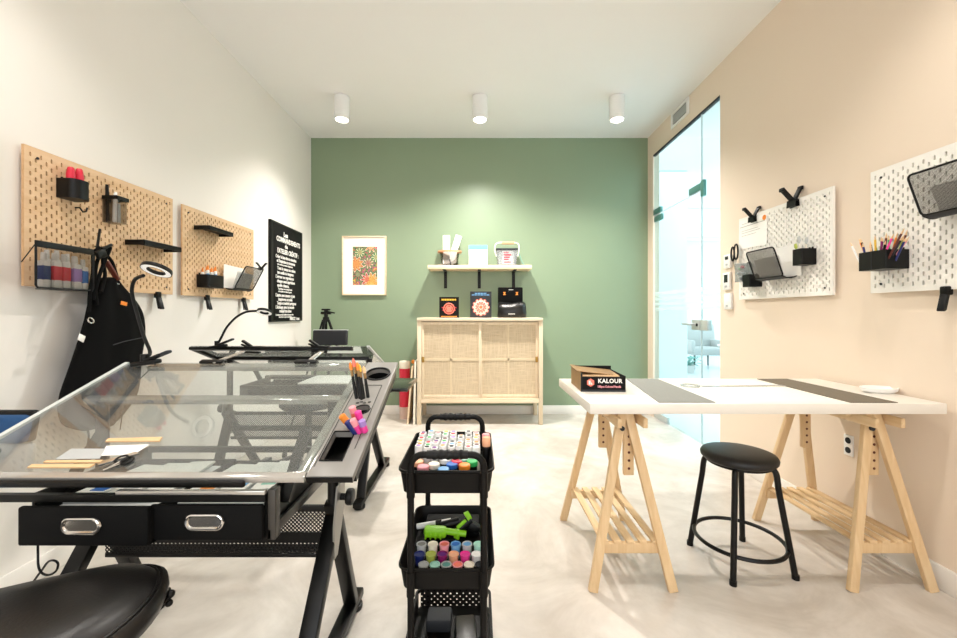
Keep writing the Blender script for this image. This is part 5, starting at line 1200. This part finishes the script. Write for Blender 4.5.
# ---- paint pots along the front edge
G = 'paint pots in the top cart tray'
for k, (px, py, d, c, nm) in enumerate(((418, 462, 1.215, 'peach', 'peach-capped paint pot at the corner of the top cart tray'), (423, 467, 1.175, 'rose', 'rose-capped paint pot in the front row of the top cart tray'), (434, 464.5, 1.195, 'cream', 'cream-capped paint pot next to the rose one'), (443.5, 469.5, 1.172, 'sky', 'sky blue-capped paint pot, lowest in the front row'), (452, 464.5, 1.205, 'blue', 'blue-capped paint pot behind the sky blue one'), (457, 461.5, 1.222, 'red', 'red-capped paint pot between the blue and orange ones'), (464.5, 465.5, 1.180, 'orange', 'orange-capped paint pot in the front row'), (472, 462, 1.205, 'green', 'green-capped paint pot at the end of the front row'), (445, 459.5, 1.232, 'white', 'white-capped paint pot behind the sky blue one'), (464, 459, 1.235, 'mint', 'mint-capped paint pot behind the orange one'))):
    p = at(px, py, d); zc = p.z; base = Vector((p.x, p.y, .639)); h = zc-.639+.004
    t = thing('paint_pot', nm, 'paint pot', base, 0, G)
    part('jar', MB().lathe([(0,0),(.014,0),(.0155,.006),(.0155,h-.012),(.012,h-.010)], base, 18), M['black'], t)
    part('lid', MB().lathe([(.0172,h-.013),(.0172,h-.002),(.0155,h),(.010,h+.0005),(0,h+.0005)], base, 20), M[c], t)
for y, h, c, lb in ((1.345, .093, 'peach', 'peach-capped black bottle at the side of the top cart tray beside the markers'), (1.39, .090, 'rose', 'rose-capped black bottle at the far side of the top cart tray')):
    p = Vector((.028, y, .640)); t = thing('ink_bottle', lb, 'bottle', p, 0, 'ink bottles in the top cart tray')
    part('body', MB().lathe([(0,0),(.013,0),(.013,h*.66),(.010,h*.72)], p, 20), M['black'], t)
    part('cap', MB().lathe([(.0138,h*.68),(.0138,h*.97),(.012,h),(0,h)], p, 20), M[c], t)
# ---- middle tray: flat case, paint pot strips, glue gun, marker
solo('storage_case', MB().span((-.195, 1.165, .3635), (.012, 1.348, .378), bev=.006), M['matte'], 'flat black case lying in the middle cart tray under the paint pots', 'case')
cols = [['greyp','cream','rose','sky','greyp','mint'], ['navy','olive','magenta','peach','pink','white'], ['greyp','mint','greyp','rose','cream','slate']]
fill = [['ink','cream','coral','blue','sky','mint'], ['navy','olive','purple','peach','pink','paper'], ['greyp','mint','leaf','coral','cream','slate']]
nmc = [['grey','cream','coral','blue','pale sky blue','mint'], ['navy','olive green','purple','peach','bright pink','white'], ['pale grey','mint','dusty green','salmon','cream','dark grey']]
rn = ['back row', 'middle row', 'front row']
for r_, (py, d) in enumerate(((543.5, 1.262), (553.5, 1.228), (564, 1.194))):
    strip = None
    for c_ in range(6):
        px = 421.5+c_*11.4+(0, -2, 2)[r_]; p = at(px, py, d)
        base = Vector((p.x, d, .3785)); h = max(.02, p.z-.3785)
        t = thing('paint_pot', '%s paint pot in the %s of pot strips, middle cart tray' % (nmc[r_][c_], rn[r_]), 'paint pot', base, 0, 'strip paint pots in the middle cart tray')
        part('jar', MB().lathe([(0,0),(.0115,0),(.0138,h*.55),(.0145,h-.004),(.0160,h-.003),(.0160,h),(.0128,h),(.0125,h-.004),(0,h-.004)], base, 20), M[cols[r_][c_] if cols[r_][c_] not in ('navy','olive','magenta','peach','pink') or True else 'clear'], t)
        part('paint', MB().lathe([(.0126,h-.0038),(.0126,h-.0022),(0,h-.0018)], base, 18), M[fill[r_][c_]], t)
        if c_: part('strip_link', MB().span((p.x-.020, d-.003, .3785+h-.006), (p.x-.013, d+.003, .3785+h-.003)), M['clear'], t)
t = thing('glue_gun', 'lime green and black glue gun lying in the middle cart tray', 'glue gun', (-.09, 1.335, .372))
g0, g1 = at(424, 531, 1.33), at(447, 532, 1.33)
part('handle', MB().bar(g0, g1, .032, .036, bev=.012).cyl(at(446,531,1.33), at(466,534,1.33), .010).bar(at(456.5,539,1.325), at(457.5,529,1.33), .02, .012, bev=.004), M['lime'], t, label='lime green ribbed handle')
rb = MB()
for k in range(4): rb.box(at(425.5+k*5, 536, 1.315), (.006, .010, .022), bev=.003)
part('grip_rib', rb, M['lime'], t)
part('barrel', MB().cyl(at(456,531,1.345), at(471,519,1.36), .014, .018, seg=16).cyl(at(441,526,1.36), at(459,521,1.365), .013).box(at(474,527,1.35), (.04,.03,.03), rot=(0,R(30),0), bev=.008), M['black'], t)
part('tip', MB().cyl(at(466,517.5,1.355), at(470,514.5,1.36), .017, .014, seg=14).bar(at(457,528,1.335), at(466,520,1.345), .010, .010, bev=.003), M['lime'], t)
part('stand', MB().box(at(448,536,1.33)+Vector((0,.005,-.02)), (.05,.04,.035), bev=.006), M['black'], t)
t = thing('felt_marker', 'white marker with a black cap lying behind the glue gun', 'marker', at(430, 524, 1.385))
a_, b_, c2 = at(417,526.5,1.385), at(436,523.5,1.385), at(451,521,1.385)
part('barrel', MB().cyl(a_, b_, .0095), M['white'], t); part('cap', MB().cyl(b_, b_+(c2-b_)*.4, .0105), M['black'], t); part('barrel_end', MB().cyl(b_+(c2-b_)*.4, c2, .0095), M['white'], t)
solo('tool_box', MB().span((-.185, 1.40, .3635), (.005, 1.470, .415), bev=.008), M['matte'], 'black box at the back of the middle cart tray behind the glue gun', 'box')
# ---- bottom tray
solo('black_case', MB().box((-.135, 1.40, .078), (.085,.07,.044), bev=.008), M['slate'], 'dark case in the bottom cart tray, against the perforated wall', 'case')
solo('black_case', MB().box((-.040, 1.33, .076), (.07,.14,.042), rot=(0,0,.1), bev=.008), M['leather'], 'brownish black case lying lengthwise in the bottom cart tray', 'case')

# ================================================================== WHITE TRESTLE TABLE
TZ = .782; TX0, TX1, TY0, TY1 = .4545, 1.905, 1.623, 2.247
solo('worktop', MB().span((TX0, TY0, TZ-.043), (TX1, TY1, TZ), bev=.003), M['laminate'], 'large white table top resting on two wooden trestles', 'table top')
def trestle(cx, label):
    t = thing('trestle', label, 'trestle', (cx, 1.945, 0), 0, 'wooden trestles under the white table top')
    ya, yb = 1.664, 2.212; hw = .166
    for y, sy in ((ya, 1), (yb, -1)):
        for s in (-1, 1):
            part('leg', MB().bar((cx+s*.014, y+.078*sy, .715), (cx+s*hw, y-.012*sy, .0), .037, .022, up=(0,1,0), bev=.002), M['pine'], t)
        part('cross_bar', MB().span((cx-.132, y+sy*.026-.010, .140), (cx+.132, y+sy*.026+.010, .183), bev=.002), M['pine'], t)
        col = part('notched_post', MB().span((cx-.020+.018, y+sy*.095-.010, .44), (cx+.024+.018, y+sy*.095+.010, .735), bev=.002), M['pine'], t)
        for k in range(6): part('peg_hole', MB().cyl((cx+.020, y+sy*.095-.0108, .47+k*.035), (cx+.020, y+sy*.095+.0108, .47+k*.035), .006, seg=10), M['brown'], col)
        part('peg', MB().cyl((cx-.022, y+sy*.05, .655), (cx-.022, y+sy*.09, .655), .006).cyl((cx-.022, y+sy*.046, .655), (cx-.022, y+sy*.054, .655), .010), M['slate'], t)
        part('top_bar', MB().bar((cx-.085, y+sy*.118, .715), (cx+.085, y+sy*.118, .715), .022, .044, bev=.002), M['pine'], t)
    part('side_rail', MB().bar((cx-.050, ya-.0, .690), (cx-.050, yb-.0, .690), .018, .040, bev=.002), M['pine_y'], t)
    part('side_rail', MB().bar((cx+.058, ya-.0, .690), (cx+.058, yb-.0, .690), .018, .040, bev=.002), M['pine_y'], t)
    for k in range(5): part('slat', MB().bar((cx-.108+k*.054, ya+.012, .189), (cx-.108+k*.054, yb-.012, .189), .032, .012, bev=.002), M['pine_y'], t)
trestle(.640, 'wooden trestle under the box end of the white table')
trestle(1.712, 'wooden trestle under the wall end of the white table')
# ---- stool
sx, sy = 1.206, 1.853
t = thing('stool', 'round black stool with a ring footrest under the white table', 'stool', (sx, sy, 0))
part('seat', MB().lathe([(0,.468),(.125,.468),(.143,.471),(.154,.481),(.156,.493),(.149,.505),(.125,.512),(.07,.516),(0,.517)], (sx, sy, 0), 48), M['seat_vinyl'], t, smooth=60)
part('seat_rim', MB().cyl((sx, sy, .458), (sx, sy, .469), .132, seg=40), M['satin'], t)
for fx, fy in ((1.052,1.985),(1.078,1.690),(1.372,1.728),(1.335,2.02)):
    d = Vector((fx-sx, fy-sy, 0)); r = d.length; d.normalize(); c = Vector((sx, sy, 0))
    P_ = smooth_path([c+d*.07+Vector((0,0,.458)), c+d*.115+Vector((0,0,.458)), c+d*.138+Vector((0,0,.445)), c+d*.146+Vector((0,0,.40))]+[c+d*(.149+(r-.149)*k/3)+Vector((0,0,.37-.365*k/3)) for k in range(4)], 5)
    l = part('leg', MB().tube(P_, .0125, seg=12), M['satin'], t); part('foot_cap', MB().cyl(c+d*r, c+d*r+Vector((0,0,.02)), .0145), M['black'], l)
part('foot_ring', MB().ring((sx+.003, sy+.003, .108), .182, .009, seg=56), M['satin'], t)
# ---- on the table
bx = Matrix.Translation((.590, 1.985, TZ)) @ Matrix.Rotation(R(-2), 4, 'Z')
t = thing('pencil_case_box', 'open black and gold colored pencil box on the white table corner', 'box', bx.translation, 0)
BW, BD, BH = .205, .235, .082
part('tray', MB(bx).span((-BW/2, -BD/2, 0), (BW/2, -BD/2+.004, BH-.012), bev=.001).span((-BW/2, BD/2-.004, 0), (BW/2, BD/2, BH+.01)).span((BW/2-.004, -BD/2, 0), (BW/2, BD/2, BH-.008)).span((-BW/2, -BD/2, 0), (BW/2, BD/2, .004)), M['matte'], t)
part('side_panel', MB(bx).span((-BW/2-.001, -BD/2+.002, 0), (-BW/2+.004, BD/2, BH+.002)), M['gold'], t, label='gold side panel')
part('corner_edge', MB(bx).span((-BW/2-.002, -BD/2-.001, 0), (-BW/2+.005, -BD/2+.005, BH+.006)), M['black'], t)
part('foot_strip', MB(bx).span((-BW/2, -BD/2-.0015, 0), (BW/2, -BD/2, .010)), M['slate'], t)
part('insert', MB(bx).span((-BW/2+.006, -BD/2+.02, .03), (BW/2-.006, BD/2-.006, .062)), M['slate'], t)
pm_ = MB(bx)
for k in range(14): pm_.cyl((-BW/2+.014+k*.013, -BD/2+.03, .066), (-BW/2+.014+k*.013, BD/2-.02, .066), .0045, seg=6)
part('pencils', pm_, M['tan'], t)
part('lid', MB(bx @ Matrix.Translation((-.006, .025, BH-.006)) @ Matrix.Rotation(R(6), 4, 'Y') @ Matrix.Rotation(R(2), 4, 'X')).span((-BW/2, -BD/2+.045, 0), (BW/2, BD/2, .004), bev=.001), M['gold'], t, label='gold inner flap')
FX = bx @ frame_m((0, -BD/2-.0012, 0), (1,0,0), (0,0,1))
text('lettering', 'KALOUR', .027, FX @ Matrix.Translation((.030, .050, 0)), M['paper'], t, .0004, 'CENTER', .0008, 1.05, 1.02)
text('lettering', '180pcs Colored Pencils', .0148, FX @ Matrix.Translation((.026, .024, 0)), M['rose'], t, .0004, 'CENTER', .0004, .95, .82)
part('logo', MB(FX).prism([(-.060+.019*math.cos(PI/6+PI*k/3), .043+.019*math.sin(PI/6+PI*k/3)) for k in range(6)], .0012), M['coral'], t, label='coral hexagon logo')
part('logo_mark', MB(FX).prism([(-.069,.034),(-.061,.034),(-.061,.052),(-.069,.052)], .0016).prism([(-.058,.034),(-.051,.034),(-.058,.046)], .0016), M['paper'], t)
def flat(name, pts, th, mat, label, cat, group=None, z=TZ):
    P = [on_z(px, py, z) for px, py in pts]
    return solo(name, MB().prism([(p.x, p.y) for p in P], th, Matrix.Translation((0,0,z))), M[mat], label, cat, group)
flat('table_mat', [(659,402.8),(715.5,402.8),(657.5,379.2),(626.5,379.2)], .003, 'runner', 'grey woven mat on the white table next to the pencil box', 'mat', 'woven mats on the white table')
flat('table_mat', [(851,403),(898,403),(787,379.2),(757,379.2)], .003, 'runner2', 'taupe woven mat on the white table towards the beige wall', 'mat', 'woven mats on the white table')
flat('paper_sheet', [(721,402),(846,402.4),(757,380),(662,379.8)], .0008, 'off', 'large cream paper sheet lying between the two woven mats', 'paper', None)
p = on_z(690, 386.2, TZ+.001)
solo('tape_ring', MB().lathe([(.034,0),(.045,0),(.045,.008),(.034,.008),(.034,0)], p, 32), M['clear'], 'thin clear ring lying on the cream paper sheet', 'ring')
a, b = on_z(703, 387, TZ+.001), on_z(786, 386.2, TZ+.001)
solo('clear_ruler', MB().bar(a+Vector((0,.012,.0015)), b+Vector((0,.012,.0015)), .035, .002), M['clear'], 'long clear ruler lying across the cream paper sheet', 'ruler')
p = on_z(879, 392.2, TZ)
t = thing('soap_dish', 'oval white dish on the white table beside the taupe mat', 'dish', p)
part('dish', MB().lathe([(0,.0),(.062,.0),(.075,.008),(.078,.02),(.074,.0205),(.066,.010),(0,.009)], p, 40, sx=1.0, sy=.62), M['white'], t)
part('rim', MB().lathe([(.074,.019),(.0795,.019),(.0795,.0235),(.074,.0235),(.074,.019)], p, 40, sx=1.0, sy=.62), M['paper'], t)
